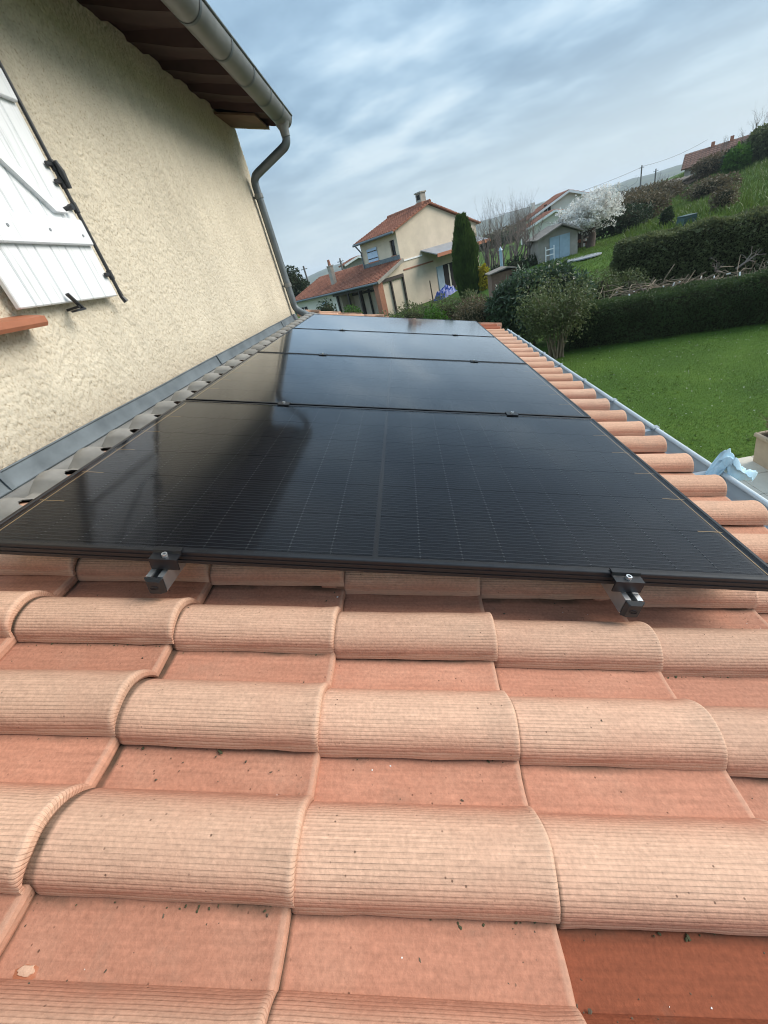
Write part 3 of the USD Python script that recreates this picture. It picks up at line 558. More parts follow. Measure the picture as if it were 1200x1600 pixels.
mb = MB().tube(np.stack([ty[::4] * 0 + XW + .014, ty[::4], zt[::4] + .002], -1) - FO, .004, 6); obj('folded_edge', mb, 'zinc_dark', fl, smooth=True)
# apron: from the crease over the tiles, its lower edge dressed over the barrels
PITCH, LIP0 = 0.195, -0.527
def barrel(tl):
    tl = np.asarray(tl, float)
    far = np.clip(1 - (np.clip(tl - .058, 0, 1) / .068) ** 2, 0, 1)
    return np.where(tl < .058, .015 + .041 * np.sqrt(np.clip(1 - ((.058 - tl) / .0585) ** 2, 0, 1)), np.where(tl < .126, .056 * far ** .8, .0025 * np.clip((tl - .17) / .03, 0, 1)))
tt = np.linspace(-1.3, 5.3, 560); tl = (tt - LIP0) % PITCH
sc = barrel(tl)
ph_ = np.clip(1 - ((tl - .056) / .031) ** 2, 0, 1) ** .5
rows = []
for k, (e, hh) in enumerate(((-.452, -.150), (-.440, -.196), (-.425, -.197), (-.36, -.190), (-.31, -.172), (-.306, -.164), (-.298, -.162), (-.268, -.147))):
    rows.append(roof(e, tt, hh + (.85 * sc if e > -.27 else (.25 * sc if e > -.30 else 0)) + .004 * (meshkit.fbm(np.stack([tt * 4, tt * 0 + e * 9, tt * 0], -1), 3, 2) - .5)))
for f_ in (.2, .45, .72, 1.0):
    edge = -.258 + .17 * f_ * (1 - .56 * ph_); rows.append(roof(edge, tt, -.147 + sc * .99 + .0035 * f_ * (meshkit.noise(np.stack([tt * 21, tt * 0, tt * 0], -1), 9) - .5)))
ap = np.array(rows)
obj('apron', MB().grid(ap - FO, flip=True).grid(ap - FO - EH * .003), 'zinc_apron', fl, smooth=40)

# ------------------------------------------------------------------ the clay tile roof
tr_ = thing('tiled_roof', 'low roof of salmon clay tiles carrying the solar panels', 'roof', roof(1.0, 2.0, -.2))
RO = roof(1.0, 2.0, -.2)
JS, SP = 0.14, 0.344
def tile_mesh(rng, npts, nst, length=0.40, wid=.205):
    t = np.concatenate([.058 * (1 - np.cos(np.linspace(0, PI / 2, npts))), .058 + .068 * np.sin(np.linspace(0, PI / 2, npts))[1:], np.linspace(.126, wid, max(3, npts // 3))[1:]])
    top = np.stack([t, barrel(t)], -1); bot = np.stack([t[::-1], np.maximum(barrel(t[::-1]) - .018, np.where(t[::-1] < .035, .0045, -1))], -1); bot[:, 0] = np.clip(bot[:, 0], .004, wid)
    lip = np.array([[-.0022, .0135], [-.0026, .0060], [.0005, .0042]])
    loop = np.vstack([top, bot, lip[::-1]]); n = len(loop)
    # rounded lower end
    st = np.concatenate([np.linspace(0, length - .012, nst), [length - .007, length - .003, length - .0005]]); puff = np.concatenate([np.zeros(nst), [.0034, .0022, -.004]])
    puff[nst - 1] = .0022; puff[nst - 2] = -.0006
    ph = rng.uniform(0, 50); V = []
    cen = loop.mean(0)
    ntop = len(top)
    for i, s_ in enumerate(st):
        L = loop.copy()
        wob = .0022 * (meshkit.fbm(np.stack([L[:, 0] * 9 + ph, L[:, 0] * 0 + s_ * 11, L[:, 0] * 0], -1), 2, 5) - .5); L[:, 1] += wob
        lipw = .0045 * (meshkit.fbm(np.array([[s_ * 16 + ph, 3.0, 0]]), 3, 8)[0] - .5)
        L[ntop + len(bot):, 0] += lipw; L[0, 0] += lipw * .7; L[ntop + len(bot):, 1] += lipw * .4
        if s_ < .053: L[ntop + len(bot):, 0] += .009; L[:3, 0] += .006
        L[:ntop, 1] += puff[i]; L[ntop:ntop + len(bot), 1] -= puff[i]
        endw = .004 * (meshkit.fbm(np.stack([L[:, 0] * 22 + ph, L[:, 0] * 0, L[:, 0] * 0], -1), 2, 9) - .5) if i >= nst - 1 else 0
        V.append(np.column_stack([np.full(n, s_) + endw, L[:, 0], L[:, 1]]))
    m = MB(); V = np.array(V)
    i = np.arange(len(st) * n).reshape(len(st), n); a = i[:-1]; b = i[1:]
    f = np.stack([a, np.roll(a, -1, 1), np.roll(b, -1, 1), b], -1).reshape(-1, 4)[:, ::-1]
    m.add(V.reshape(-1, 3), f[:, ::-1])
    for e, flip in ((0, False), (len(st) - 1, True)):
        c = V[e]; nt = ntop
        q = []
        for k in range(nt - 1): q.append([k, k + 1, n - 1 - 3 - (k + 1) + 0, n - 1 - 3 - k + 0] if False else [k, k + 1, 2 * nt - 2 - k, 2 * nt - 1 - k])
        q.append([0, 2 * nt - 1, 2 * nt, 2 * nt + 1]); q.append([0, 2 * nt + 1, 2 * nt + 2, 2 * nt + 2])
        q = np.array(q); m.add(c, q if flip is False else q[:, ::-1])
    return m
def t_end(s): return 5.46 - .23 * (s + .4)
rng = np.random.default_rng(5)
for i in range(-4, 31):
    t0 = LIP0 + PITCH * i
    for k in range(0, 7):
        s1 = JS + SP * k; s0 = s1 - .394
        if t0 + .10 > t_end(s1 - .17): continue
        near = t0 < .12 and -.05 < s1; eave = k >= 5
        hid = not (near or eave or k <= 0)
        m = tile_mesh(rng, 15 if near else (10 if eave else 7), 14 if near else (7 if eave else 3))
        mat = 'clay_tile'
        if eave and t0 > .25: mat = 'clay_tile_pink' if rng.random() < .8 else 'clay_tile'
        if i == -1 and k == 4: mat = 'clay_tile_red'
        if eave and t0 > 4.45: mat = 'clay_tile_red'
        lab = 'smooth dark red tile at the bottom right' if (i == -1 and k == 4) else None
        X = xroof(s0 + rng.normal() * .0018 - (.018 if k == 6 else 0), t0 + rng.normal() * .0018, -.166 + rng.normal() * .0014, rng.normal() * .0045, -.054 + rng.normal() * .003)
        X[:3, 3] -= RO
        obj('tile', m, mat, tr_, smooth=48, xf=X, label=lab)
# deck under the tiles, and the row of verge tiles along the far end
dk = MB().prism([(-.5, -1.35), (2.05, -1.35), (2.05, t_end(2.05) - .05), (-.5, t_end(-.5) - .05)], -RO + EH * -.232, ES, ET, EH * .02)
obj('deck', dk, 'eave_timber', tr_)
rng = np.random.default_rng(8)
for k in range(9):
    s0 = -.46 + .30 * k; n = 16; a = np.linspace(0, PI, n); st = np.linspace(0, .315, 6)
    A, Sg = np.meshgrid(a, st, indexing='ij'); rr = .082 - .012 * Sg / .315 * -1 * .6
    tc = t_end(s0 + Sg) + .02; dz_ = -.055 if 4 <= k <= 7 else 0.0
    P = roof(s0 + Sg, tc - rr * np.cos(A), dz_ - .178 + rr * np.sin(A) * .95 + .01 * Sg / .315)
    Q = roof(s0 + Sg, tc - (rr - .013) * np.cos(A), dz_ - .178 + (rr - .013) * np.sin(A) * .95 + .01 * Sg / .315)
    m = MB().grid(P - RO, flip=True).grid(Q - RO).grid(np.stack([P[:, -1], Q[:, -1]], 1) - RO, flip=True).grid(np.stack([P[:, 0], Q[:, 0]], 1) - RO)
    obj('verge_tile', m, 'clay_tile_red' if k >= 8 else 'clay_tile_pink', tr_, smooth=50)

def roof_h(s, t):
    """height of the tile surface at s, t"""
    kk = np.ceil((s - JS) / SP); s1 = JS + SP * kk; loc = s - (s1 - .394); return -.166 + barrel((t - LIP0) % PITCH) + loc * math.tan(.054)
# a spalled chip with a pale flake on the near left tile
rng = np.random.default_rng(3)
for nm_, r_, h_, mt_ in (('spalled_patch', (.017, .0085), .0010, 'terracotta'), ('pale_flake', (.012, .0055), .0026, 'clay_tile')):
    a = np.linspace(0, 2 * PI, 19)[:-1]; k_ = 1 + .25 * (rng.random(18) - .5)
    ring = np.stack([.53 + r_[0] * k_ * np.cos(a), -.592 + .002 * (h_ > .002) + r_[1] * k_ * np.sin(a)], -1)
    P = [roof(q_[0], q_[1], float(roof_h(np.array(q_[0]), np.array(-.592))) - .001) for q_ in ring]; T = [roof(.53 + (q_[0] - .53) * .8, -.592 + (q_[1] + .592) * .8, float(roof_h(np.array(q_[0]), np.array(-.592))) + h_) for q_ in ring]
    c_ = np.mean(T, 0) + EH * .0008; V_ = np.vstack([P, T, [c_]]) - RO
    obj(nm_, MB().add(V_, [[i, (i + 1) % 18, 18 + (i + 1) % 18] for i in range(18)] + [[i, 18 + (i + 1) % 18, 18 + i] for i in range(18)] + [[18 + i, 18 + (i + 1) % 18, 36] for i in range(18)]), mt_, tr_, smooth=40)
# grit and crumbs of moss lying on the near tiles
rng = np.random.default_rng(12)
def specks(name, n, lo, hi, mat, label, seam=False, seed=1):
    rng = np.random.default_rng(seed); mb = MB(); base = trimesh.creation.icosphere(0)
    for k in range(n):
        s_ = rng.uniform(.05, 2.1); row = rng.integers(-2, 3); t_ = LIP0 + PITCH * row + (rng.uniform(.12, .192) if rng.random() < .8 else rng.uniform(0.02, .19))
        if seam: t_ = LIP0 + PITCH * row - .004 + rng.normal() * .002; s_ = rng.uniform(.1, 2.0)
        r = rng.uniform(lo, hi) * (1 if rng.random() < .9 else 1.8)
        v = base.vertices * rng.uniform(.5, 1.3, (12, 1)) * r * np.array([rng.uniform(.6, 2.2), 1, .6])
        a = rng.uniform(0, PI); v = v @ np.array([[math.cos(a), -math.sin(a), 0], [math.sin(a), math.cos(a), 0], [0, 0, 1]])
        h = float(roof_h(np.array(s_), np.array(t_))) if not seam else float(roof_h(np.array(s_), np.array(t_ - .004))) + .001
        mb.add(v @ RS.T + roof(s_, t_, h + r * .2), base.faces)
    o = obj(name, mb, mat, None, kind='stuff'); tag(o, label, 'debris')
specks('roof_grit', 520, .0005, .0015, 'grit', 'dark grit scattered on the near clay tiles', seed=3)
specks('roof_moss', 260, .0008, .0019, 'moss', 'green moss crumbs along the joints of the near tiles', seam=True, seed=4)
specks('roof_chips', 40, .0007, .0016, 'white_chip', 'small white flakes scattered on the near clay tiles', seed=6)

# ------------------------------------------------------------------ solar panels
PW, PL, PG = 1.8184, 1.0433, 0.0184
def make_panel(k, label):
    t = thing('solar_panel', label, 'solar panel', roof(0, k * (PL + PG), 0), group='black solar panels in a row on the roof')
    X = xroof(0, 0, 0)
    fw, fh = .011, .034; lipw = .011
    def fr(s0, s1, t0, t1): return MB().tm(moved(rbox((s1 - s0, t1 - t0, fh), .0016), ((s0 + s1) / 2, (t0 + t1) / 2, -fh / 2)))
    for a in ((0, PW, 0, lipw), (0, PW, PL - lipw, PL), (0, lipw, lipw, PL - lipw), (PW - lipw, PW, lipw, PL - lipw)):
        obj('frame_bar', fr(*a), 'black_anodised', t, xf=X)
    # ridges pressed into the outer faces of the frame
    rd = MB()
    for z in (-.012, -.024): rd.box(.004, PW - .004, -.0018, 0.001, z - .0016, z + .0016)
    obj('frame_ridge', rd, 'black_anodised', t, xf=X)
    obj('back_sheet', MB().box(.009, PW - .009, .009, PL - .009, -.0105, -.0075), 'back_sheet', t, xf=X)
    m0s, m0t, mid = .030, .026, .011
    cw = (PW - 2 * m0s - mid) / 18; ch = (PL - 2 * m0t) / 6
    rng = np.random.default_rng(40 + k); rb = MB()
    for c in range(18):
        cs = m0s + c * cw + (mid if c >= 9 else 0)
        for r in range(6):
            ct = m0t + r * ch; g = .0011
            z = -.0066 + rng.normal() * .00008
            obj('cell', MB().box(cs + g, cs + cw - g, ct + g, ct + ch - g, -.0074, z), 'cell_blue_black', t, xf=X)
    nb = 13
    for r in range(6):
        for q in range(nb):
            tt_ = m0t + r * ch + (q + .5) * ch / nb
            for half in (0, 1):
                a0 = m0s + half * (9 * cw + mid); rb.box(a0, a0 + 9 * cw, tt_ - .00055, tt_ + .00055, -.0063, -.0060)
    obj('ribbons', rb, 'ribbon', t, xf=X, kind='stuff')
    gb = MB()
    for c in range(1, 18):
        cs = m0s + c * cw + (mid if c >= 9 else 0)
        if c == 9: continue
        for r in range(6):
            for q in range(nb):
                tt_ = m0t + r * ch + (q + .5) * ch / nb; gb.box(cs - .0022, cs + .0022, tt_ - .0012, tt_ + .0012, -.0059, -.0057)
    obj('gap_ribbons', gb, 'ribbon_bright', t, xf=X, kind='stuff')
    jt = MB()
    for side in (0, 1):
        s_ = .021 if side == 0 else PW - .021
        obj('junction_ribbon', MB().box(s_ - .0009, s_ + .0009, m0t, PL - m0t, -.0071, -.0062), 'ribbon_tan', t, xf=X)
        for r in range(1, 6):
            tt_ = m0t + r * ch; obj('cross_ribbon', MB().box(s_ - (.012 if side == 0 else .055), s_ + (.055 if side == 0 else .012), tt_ - .0011, tt_ + .0011, -.0058, -.0055), 'ribbon_tan', t, xf=X)
    obj('glass', MB().grid([[[.009, .009, -.0016], [.009, PL - .009, -.0016]], [[PW - .009, .009, -.0016], [PW - .009, PL - .009, -.0016]]]), 'panel_glass', t, xf=X)
for k, l in enumerate(('nearest black solar panel, its grid of cells plain to see', 'second black solar panel from the near tiles', 'third black solar panel from the near tiles', 'farthest black solar panel, pale with sky reflection')):
    make_panel(k, l)
RAILS = (.432, 1.472)
for s_, l in zip(RAILS, ('aluminium rail with black end cap poking out at the left', 'aluminium rail with black end cap poking out at the right')):
    t = thing('mounting_rail', l, 'rail', roof(s_, 0, -.04), group='rails under the solar panels')
    X = xroof(0, 0, 0); rw_ = .019; t0, t1 = -.046, 4.27
    mb = MB().box(-rw_, -rw_ + .004, t0, t1, -.035, .005).box(rw_ - .004, rw_, t0, t1, -.035, .005).box(-rw_ + .004, rw_ - .004, t0, t1, -.035, -.029).box(-rw_ + .004, -.007, t0, t1, .001, .005).box(.007, rw_ - .004, t0, t1, .001, .005)
    obj('rail', mb, 'bright_alloy', t, xf=X)
    cp = trimesh.convex.convex_hull(np.vstack([moved(rbox((2 * rw_ + .003, .005, .042), .002), (0, t0 - .004, -.015)).vertices, moved(rbox((2 * rw_ - .010, .003, .034), .003), (0, t0 - .0105, -.017)).vertices]))
    obj('end_cap', MB().tm(cp), 'black_plastic', t, xf=X)
    th_ = np.linspace(0, 2 * PI, 25); obj('cap_emblem', MB().tube(np.stack([.0085 * np.cos(th_), th_ * 0 + t0 - .0125, -.018 + .0048 * np.sin(th_)], -1), .0007, 5).bar((-.005, t0 - .0125, -.0195), (.005, t0 - .0125, -.0165), .001, .0012), 'black_anodised', t, xf=X)
    for tt_ in (.3, 1.5, 2.7, 3.9): obj('roof_hook', MB().box(-.02, .02, tt_ - .02, tt_ + .02, -.10, -.0355), 'dull_metal', t, xf=X)
def clamp(s_, t_, end, label):
    t = thing('panel_clamp', label, 'clamp', roof(s_, t_, 0), group='clamps holding the solar panels'); X = xroof(0, 0, 0); w = .031
    if end:
        P = [(.012, .0045), (.012, .0015), (-.0005, .0015), (-.003, -.006), (-.022, -.006), (-.0225, -.031), (-.026, -.031), (-.026, -.0025), (-.005, -.0025), (-.0025, .0045)]
        m = MB().prism(P[::-1], (-w, 0, 0), (0, 1, 0), (0, 0, 1), (2 * w, 0, 0)); obj('bracket', m, 'black_anodised', t, xf=X)
        b0 = (-.0135, -.0025)
    else:
        m = MB().box(-w * .8, w * .8, -.021, .021, .0006, .0036).box(-w * .8, w * .8, -.007, .007, -.034, .0006); obj('bracket', m, 'black_anodised', t, xf=X); b0 = (0, .0036)
    th_ = np.linspace(0, 2 * PI, 17)[:-1]; h = .007
    ring = MB().tube([(0, b0[0], b0[1]), (0, b0[0], b0[1] + h)], .0062, 16, caps=False)
    zc = b0[1] + h
    o_, i_ = np.stack([.0062 * np.cos(th_), b0[0] + .0062 * np.sin(th_), th_ * 0 + zc], -1), np.stack([.0035 * np.cos(th_), b0[0] + .0035 * np.sin(th_), th_ * 0 + zc], -1)
    o_, i_ = np.vstack([o_, o_[:1]]), np.vstack([i_, i_[:1]])
    ring.grid(np.stack([o_, i_])).grid(np.stack([i_, i_ - [0, 0, .004]]))
    obj('bolt', ring, 'bright_alloy', t, xf=X)
    obj('bolt_socket', MB().tube([(0, b0[0], zc - .0045), (0, b0[0], zc - .004)], .0034, 10), 'black_plastic', t, xf=X)
ORD = ('nearest', 'second', 'third')
for s_, sd in zip((.448, 1.462), ('left', 'right')):
    clamp(s_, 0, True, f'black end clamp with bright bolt on the near panel edge, {sd} rail')
    for k in (1, 2, 3): clamp(s_, k * (PL + PG) - PG / 2, False, f'small black clamp on the {ORD[k - 1]} seam between panels, {sd} rail')

# ------------------------------------------------------------------ eave gutter on the right, with hooks and a cloth
eg = thing('eave_gutter', 'galvanised half round gutter along the right eave of the tiled roof', 'gutter', (2.14, 2.0, -.78))
EO = np.array([2.14, 2.0, -.78]); ER = .068; EX, EZ = 2.128, -.768
obj('channel', half_gutter(EX, EZ, ER, -1.4, 4.78, 2, o=EO, th=.002), 'zinc_new', eg, smooth=40)
obj('rolled_edge', MB().tube(np.array([[EX + ER + .006, -1.4, EZ + .002], [EX + ER + .006, 4.78, EZ + .002]]) - EO, .0105, 12), 'zinc_bead', eg, smooth=50)
obj('end_cap', MB().prism([(EX + ER * math.cos(t_), EZ + ER * math.sin(t_)) for t_ in np.radians(np.linspace(180, 360, 20))], -EO + [0, 4.781, 0], (1, 0, 0), (0, 0, 1), (0, .004, 0)), 'zinc_new', eg)
for y in (-.4, .42, .88, 1.37, 1.85, 2.33, 2.83, 3.30, 3.78, 4.26, 4.62):
    h = MB().box(EX - ER + .002, EX + ER - .004, y - .014, y + .014, EZ - .002, EZ + .002).tm(moved(rbox((.036, .032, .014), .004), (EX + ER + .002, y, EZ + .009)))
    for v in h.v: v -= EO
    obj('hook', h, 'zinc_new', eg)
obj('fascia_board', MB().box(EX - ER - .045, EX - ER - .015, -1.4, 4.7, EZ - .16, EZ - .01 ).mesh() if False else (lambda b: ([setattr(b, 'v', [v - EO for v in b.v])], b)[1])(MB().box(EX - ER - .045, EX - ER - .015, -1.4, 4.6, EZ - .16, EZ - .005)), 'eave_timber', eg)
# cloth: a crumpled sheet thrown over the rolled edge
pth = np.array([(2.118, .86, -.80), (2.15, .862, -.775), (2.185, .868, -.725), (2.205, .872, -.685), (2.222, .868, -.69), (2.235, .86, -.745), (2.25, .858, -.80), (2.29, .865, -.84), (2.345, .878, -.865), (2.385, .885, -.895)])
wd_ = np.array([.030, .040, .042, .034, .040, .050, .075, .085, .080, .05])
u_ = np.linspace(0, 1, 60); nv = 34
from scipy.interpolate import CubicSpline
cs_ = CubicSpline(np.linspace(0, 1, len(pth)), pth); w_ = np.interp(u_, np.linspace(0, 1, len(pth)), wd_); c_ = cs_(u_)
V = np.linspace(-1, 1, nv)
U2, V2 = np.meshgrid(u_, V, indexing='ij')
wr = meshkit.fbm(np.stack([U2 * 7, V2 * 2.2, U2 * 0], -1), 3, 3) - .5
c_ = np.array([2.205, .865, -.70]) + (c_ - np.array([2.205, .865, -.70])) * np.array([.72, 1, .62]); w_ = w_ * .70
cl = c_[:, None, :] + np.stack([.010 * np.sin(V2 * 9 + U2 * 14) + wr * .035, V2 * w_[:, None] + .02 * wr, .012 * np.cos(V2 * 7 + U2 * 10) + .05 * wr - .02 * np.abs(V2) ** 2 * (U2 < .5)], -1)
o = obj('cloth', MB().grid(cl).grid(cl + [0, 0, -.002], flip=True), 'cloth_blue', None, smooth=True); tag(o, 'crumpled pale blue cloth thrown over the right gutter edge', 'cloth')

# ------------------------------------------------------------------ patio, planter
pt = thing('patio', 'pale paved patio at the foot of the house on the right', kind='structure', loc=(4.5, 3.0, -3))
obj('bed', MB().box(-2.5, 5.5, -6.5, 1.33, -.1, .012), 'paving_joint', pt)
rng = np.random.default_rng(2)
for i in range(9):
    for j in range(9):
        w = .42; x = -1.9 + i * w; y = 1.32 - (j + 1) * w
        obj('paving_slab', MB().tm(moved(rbox((w - .008, w - .008, .03), .003), (x + w / 2, y + w / 2, .010 + rng.normal() * .001))), 'paving', pt)
pl = thing('planter', 'sandy clay trough planter with a thick rim on the patio', 'planter', (5.02, 3.75, -2.975))
def trough(x0, x1, y0, y1, z, inset):
    return [np.array(q) for q in ([x0 + inset, y0 + inset, z], [x1 - inset, y0 + inset, z], [x1 - inset, y1 - inset, z], [x0 + inset, y1 - inset, z])]
tb, tt2 = trough(0, .40, -.55, .47, 0, .035), trough(0, .40, -.55, .47, .37, .012)
mb = MB().add(np.vstack([tb, tt2]), [[0, 1, 5, 4], [1, 2, 6, 5], [2, 3, 7, 6], [3, 0, 4, 7], [3, 2, 1, 0]])
obj('trough', mb, 'planter_clay', pl)
rim = MB()
for a in ((-.012, .028, -.562, .482), (.372, .412, -.562, .482)): rim.tm(moved(rbox((a[1] - a[0], a[3] - a[2], .05), .010), ((a[0] + a[1]) / 2, (a[2] + a[3]) / 2, .372)))
for a in ((.0285, .3715, -.562, -.522), (.0285, .3715, .442, .482)): rim.tm(moved(rbox((a[1] - a[0], a[3] - a[2], .05), .010), ((a[0] + a[1]) / 2, (a[2] + a[3]) / 2, .372)))
obj('rim', rim, 'planter_clay', pl)
gsx, gsy = np.meshgrid(np.linspace(.028, .372, 14), np.linspace(-.522, .442, 30), indexing='ij')
obj('soil', MB().grid(np.stack([gsx, gsy, .345 + .02 * meshkit.noise(np.stack([gsx * 30, gsy * 30, gsx * 0], -1), 2)], -1)), 'soil', pl, smooth=True)
def tuft_blades(P, lens, wid, rng, lean=.5, seg=1):
    n = len(P); a = rng.uniform(0, 2 * PI, n); ln = lens * rng.uniform(.55, 1.25, n); le = np.abs(rng.normal(size=n)) * lean
    d = np.stack([np.cos(a) * le, np.sin(a) * le, np.ones(n)], 1); d /= np.linalg.norm(d, axis=1, keepdims=True)
    b = rng.uniform(0, 2 * PI, n); q = np.stack([np.cos(b), np.sin(b), np.zeros(n)], 1) * wid / 2
    mid = P + d * ln[:, None] * .55; tip = P + d * ln[:, None] + np.stack([np.cos(a), np.sin(a), -np.ones(n) * .4], 1) * (ln * le * .35)[:, None]
    v = np.stack([P - q, P + q, mid + q * .8, mid - q * .8, tip], 1).reshape(-1, 3); i = np.arange(n)[:, None] * 5
    return v, np.vstack([i + [0, 1, 2], i + [0, 2, 3], i + [3, 2, 4]])
rng = np.random.default_rng(14)
pp = thing('planter_plant', 'wispy yellow green plant growing in the trough planter', 'plant', (5.22, 3.8, -2.62))
P = np.stack([rng.normal(size=160) * .07, rng.uniform(-.45, .38, 160), np.zeros(160)], 1)
obj('foliage', MB().add(*tuft_blades(P, .42, .010, rng, .35)).add(*leaves(P[rng.integers(0, 160, 1200)] * [1.6, 1, 1] + np.abs(rng.normal(size=(1200, 3))) * [.03, .05, .17], np.tile([0, 0, 1.0], (1200, 1)), .03, rng, asp=.3)), 'leaf_brown', pp)
st = MB()
for k in range(9):
    b = np.array([rng.normal() * .05, rng.uniform(-.4, .38, )]); st.tube([(b[0], b[1], -.02), (b[0] + rng.normal() * .03, b[1] + rng.normal() * .03, .2), (b[0] + rng.normal() * .08, b[1] + rng.normal() * .08, .42)], .004, 4)
obj('stems', st, 'stem_tan', pp)

# ------------------------------------------------------------------ lawn and hill grass
def scatter(n, x0, x1, y0, y1, rng, keep=None):
    x, y = rng.uniform(x0, x1, n), rng.uniform(y0, y1, n)
    ok = np.ones(n, bool) if keep is None else keep(x, y); x, y = x[ok], y[ok]
    return np.stack([x, y, ground_z(x, y) - .005], 1)
rng = np.random.default_rng(31)
def lawn_keep(x, y):
    front = 11.38 + (x - 5.08) * (-1.66 / 4.02)
    d = np.hypot(x - 1, y + .6); return (y < front + .1) & ~((y < 4.36) & (x > 1.9)) & (rng.random(len(x)) < np.clip(1.5 - d / 16, .4, 1)) & ((x > 2.6))
P = scatter(330000, 2.6, 12.5, 2.5, 12.6, rng, lawn_keep)
dens = meshkit.fbm(np.stack([P[:, 0] * .9, P[:, 1] * .9, P[:, 0] * 0], -1), 4, 3)
o = obj('lawn_grass', MB().add(*tuft_blades(P, .034, .0052, rng, .75)), 'blade_lawn', None, kind='stuff'); tag(o, 'short green lawn grass between the patio and the low hedge', 'grass')
rng = np.random.default_rng(32)
P = scatter(700, 2.7, 12, 4.3, 12.2, rng, lambda x, y: (y < 11.45 + (x - 5.08) * (-1.66 / 4.02)) & (meshkit.fbm(np.stack([x * .8, y * .8, x * 0], -1), 3, 8) > .55))
o = obj('lawn_weeds', MB().add(*leaves(np.repeat(P, 5, 0) + [0, 0, .012], np.tile([0, 0, .4], (len(P) * 5, 1)), .045, rng, asp=.5, out=.4)), 'blade_lawn', None, kind='stuff'); tag(o, 'flat leaved weeds in patches over the lawn', 'weeds')
P = scatter(4200, 3.5, 12, 8.0, 12.2, rng, lambda x, y: np.abs(y - (11.30 + (x - 5.08) * (-1.66 / 4.02))) < .16)
o = obj('lawn_fringe', MB().add(*tuft_blades(P, .13, .008, rng, .5)), 'blade_hill', None, kind='stuff'); tag(o, 'uncut grass fringe along the foot of the low hedge', 'grass')
P = scatter(900, 3.0, 12, 4.6, 11, rng, lambda x, y: y < 11.2 + (x - 5.08) * (-1.66 / 4.02))
o = obj('daisies', MB().add(*leaves(P + [0, 0, .04], np.tile([0, 0, 1.0], (len(P), 1)), .016, rng, asp=.9, out=.3)), 'petal', None, kind='stuff'); tag(o, 'tiny white daisies dotted over the lawn', 'flowers')
P = scatter(60000, 6, 22, 16, 32, rng, lambda x, y: (x > y * .33))
o = obj('meadow_grass', MB().add(*tuft_blades(P, .10, .022, rng, .6)), 'blade_lawn', None, kind='stuff'); tag(o, 'grass of the neighbouring lawn around the blossom tree', 'grass')
P = scatter(110000, 12, 75, 25, 95, rng, lambda x, y: (x - .38 * y > 3.5) & (x > y * .38))
o = obj('hillside_grass', MB().add(*tuft_blades(P, .42, .06, rng, .45)), 'blade_hill', None, kind='stuff'); tag(o, 'tall yellow green grass on the slope above the upper hedge', 'grass')

# ------------------------------------------------------------------ hedges and shrubs near the lawn
hedge('low_hedge', 'low dark conifer hedge standing along the back of the lawn', (5.05, 11.40), (11.6, 8.70), 1.0, 1.04, 60000, .055, 'leaf_conifer', 3, wob=.14, asp=.35)
hedge('upper_hedge', 'broad leafy hedge behind the low hedge, higher and paler', (8.2, 15.9), (14.4, 11.0), 1.5, 1.9, 60000, .085, 'leaf_hedge', 4, wob=.22)
rng = np.random.default_rng(9)
bp = thing('branch_pile', 'pile of cut grey branches lying behind the low hedge', 'branches', (8.4, 11.9, -3))
mb = MB()
for k in range(420):
    l = rng.uniform(0, 1); c = np.array([-2.1 + 4.6 * l, .35 - 1.95 * l + rng.normal() * .35, rng.uniform(.45, 1.12)]); d = rng.normal(size=3) * [1, .8, .45]; d /= np.linalg.norm(d); ln = rng.uniform(.25, .85)
    mb.tube([c - d * ln / 2, c + rng.normal(size=3) * .05, c + d * ln / 2], [.015, .011, .005], 4, caps=False)
obj('branch', mb, 'stem_tan', bp, kind='stuff')
for o_, d_ in (((1.0, -.35, 1.02), (.3, -.3, .4)), ((.75, -.2, 1.0), (-.5, -.4, .3)), ((-.9, .2, .98), (-.3, -.5, .3))):
    a_, b_ = branch_mesh(None, .9, 1.2, rng, 4, .03, (2, 4), .1, .3, start=[(o_, d_)])
    for q_ in (a_, b_): a_ = a_ if q_ is a_ else a_.add(*q_.mesh())
    obj('forked_limb', a_, 'bark_grey', bp)
wc = MB()
for k in range(18):
    l = rng.uniform(0.0, 1); c = np.array([-2.1 + 4.6 * l, .1 - 1.95 * l + rng.normal() * .22, 1.1 + rng.normal() * .06]); wc.tm(moved(rbox((rng.uniform(.03, .09), .035, .012), .005), c, trimesh.transformations.euler_matrix(*rng.uniform(0, 3, 3))[:3, :3]))
obj('pale_scraps', wc, 'white_chip', bp)
mb = MB().add(*core_blob((.2, -.62, .40), (2.3, .55, .62), 1.0, 5)); 
obj('heap', MB().frame_box((-2.1, .0, 0), (4.6, -1.95, 0), (.25, .6, 0), (0, 0, .92)), 'dark_core', bp)

# red stemmed shrub by the end of the low hedge
rng = np.random.default_rng(77)
rsx = thing('stem_shrub', 'many stemmed shrub with red tinged leaves at the near end of the low hedge', 'shrub', (4.78, 11.0, -3.0))
st, P = MB(), []
for k in range(20):
    a = rng.uniform(0, 2 * PI); b = np.array([math.cos(a), math.sin(a), 0]) * .16 * rng.random(); sp = rng.uniform(.25, .85); hgt = rng.uniform(1.25, 1.85)
    pts = [b, b + np.array([math.cos(a) * sp * .2, math.sin(a) * sp * .2, hgt * .35]), b + np.array([math.cos(a) * sp * .55, math.sin(a) * sp * .55, hgt * .7]), b + np.array([math.cos(a) * sp, math.sin(a) * sp, hgt])]
    pts = [q_ + rng.normal(size=3) * .03 for q_ in pts]; obj('stem', MB().tube(pts, [.024, .018, .012, .005], 6), 'stem_tan', rsx, smooth=50)
    for j in range(16): c = pts[2] + (pts[3] - pts[2]) * rng.uniform(-.5, 1.1) + rng.normal(size=3) * .12; P.append(c)
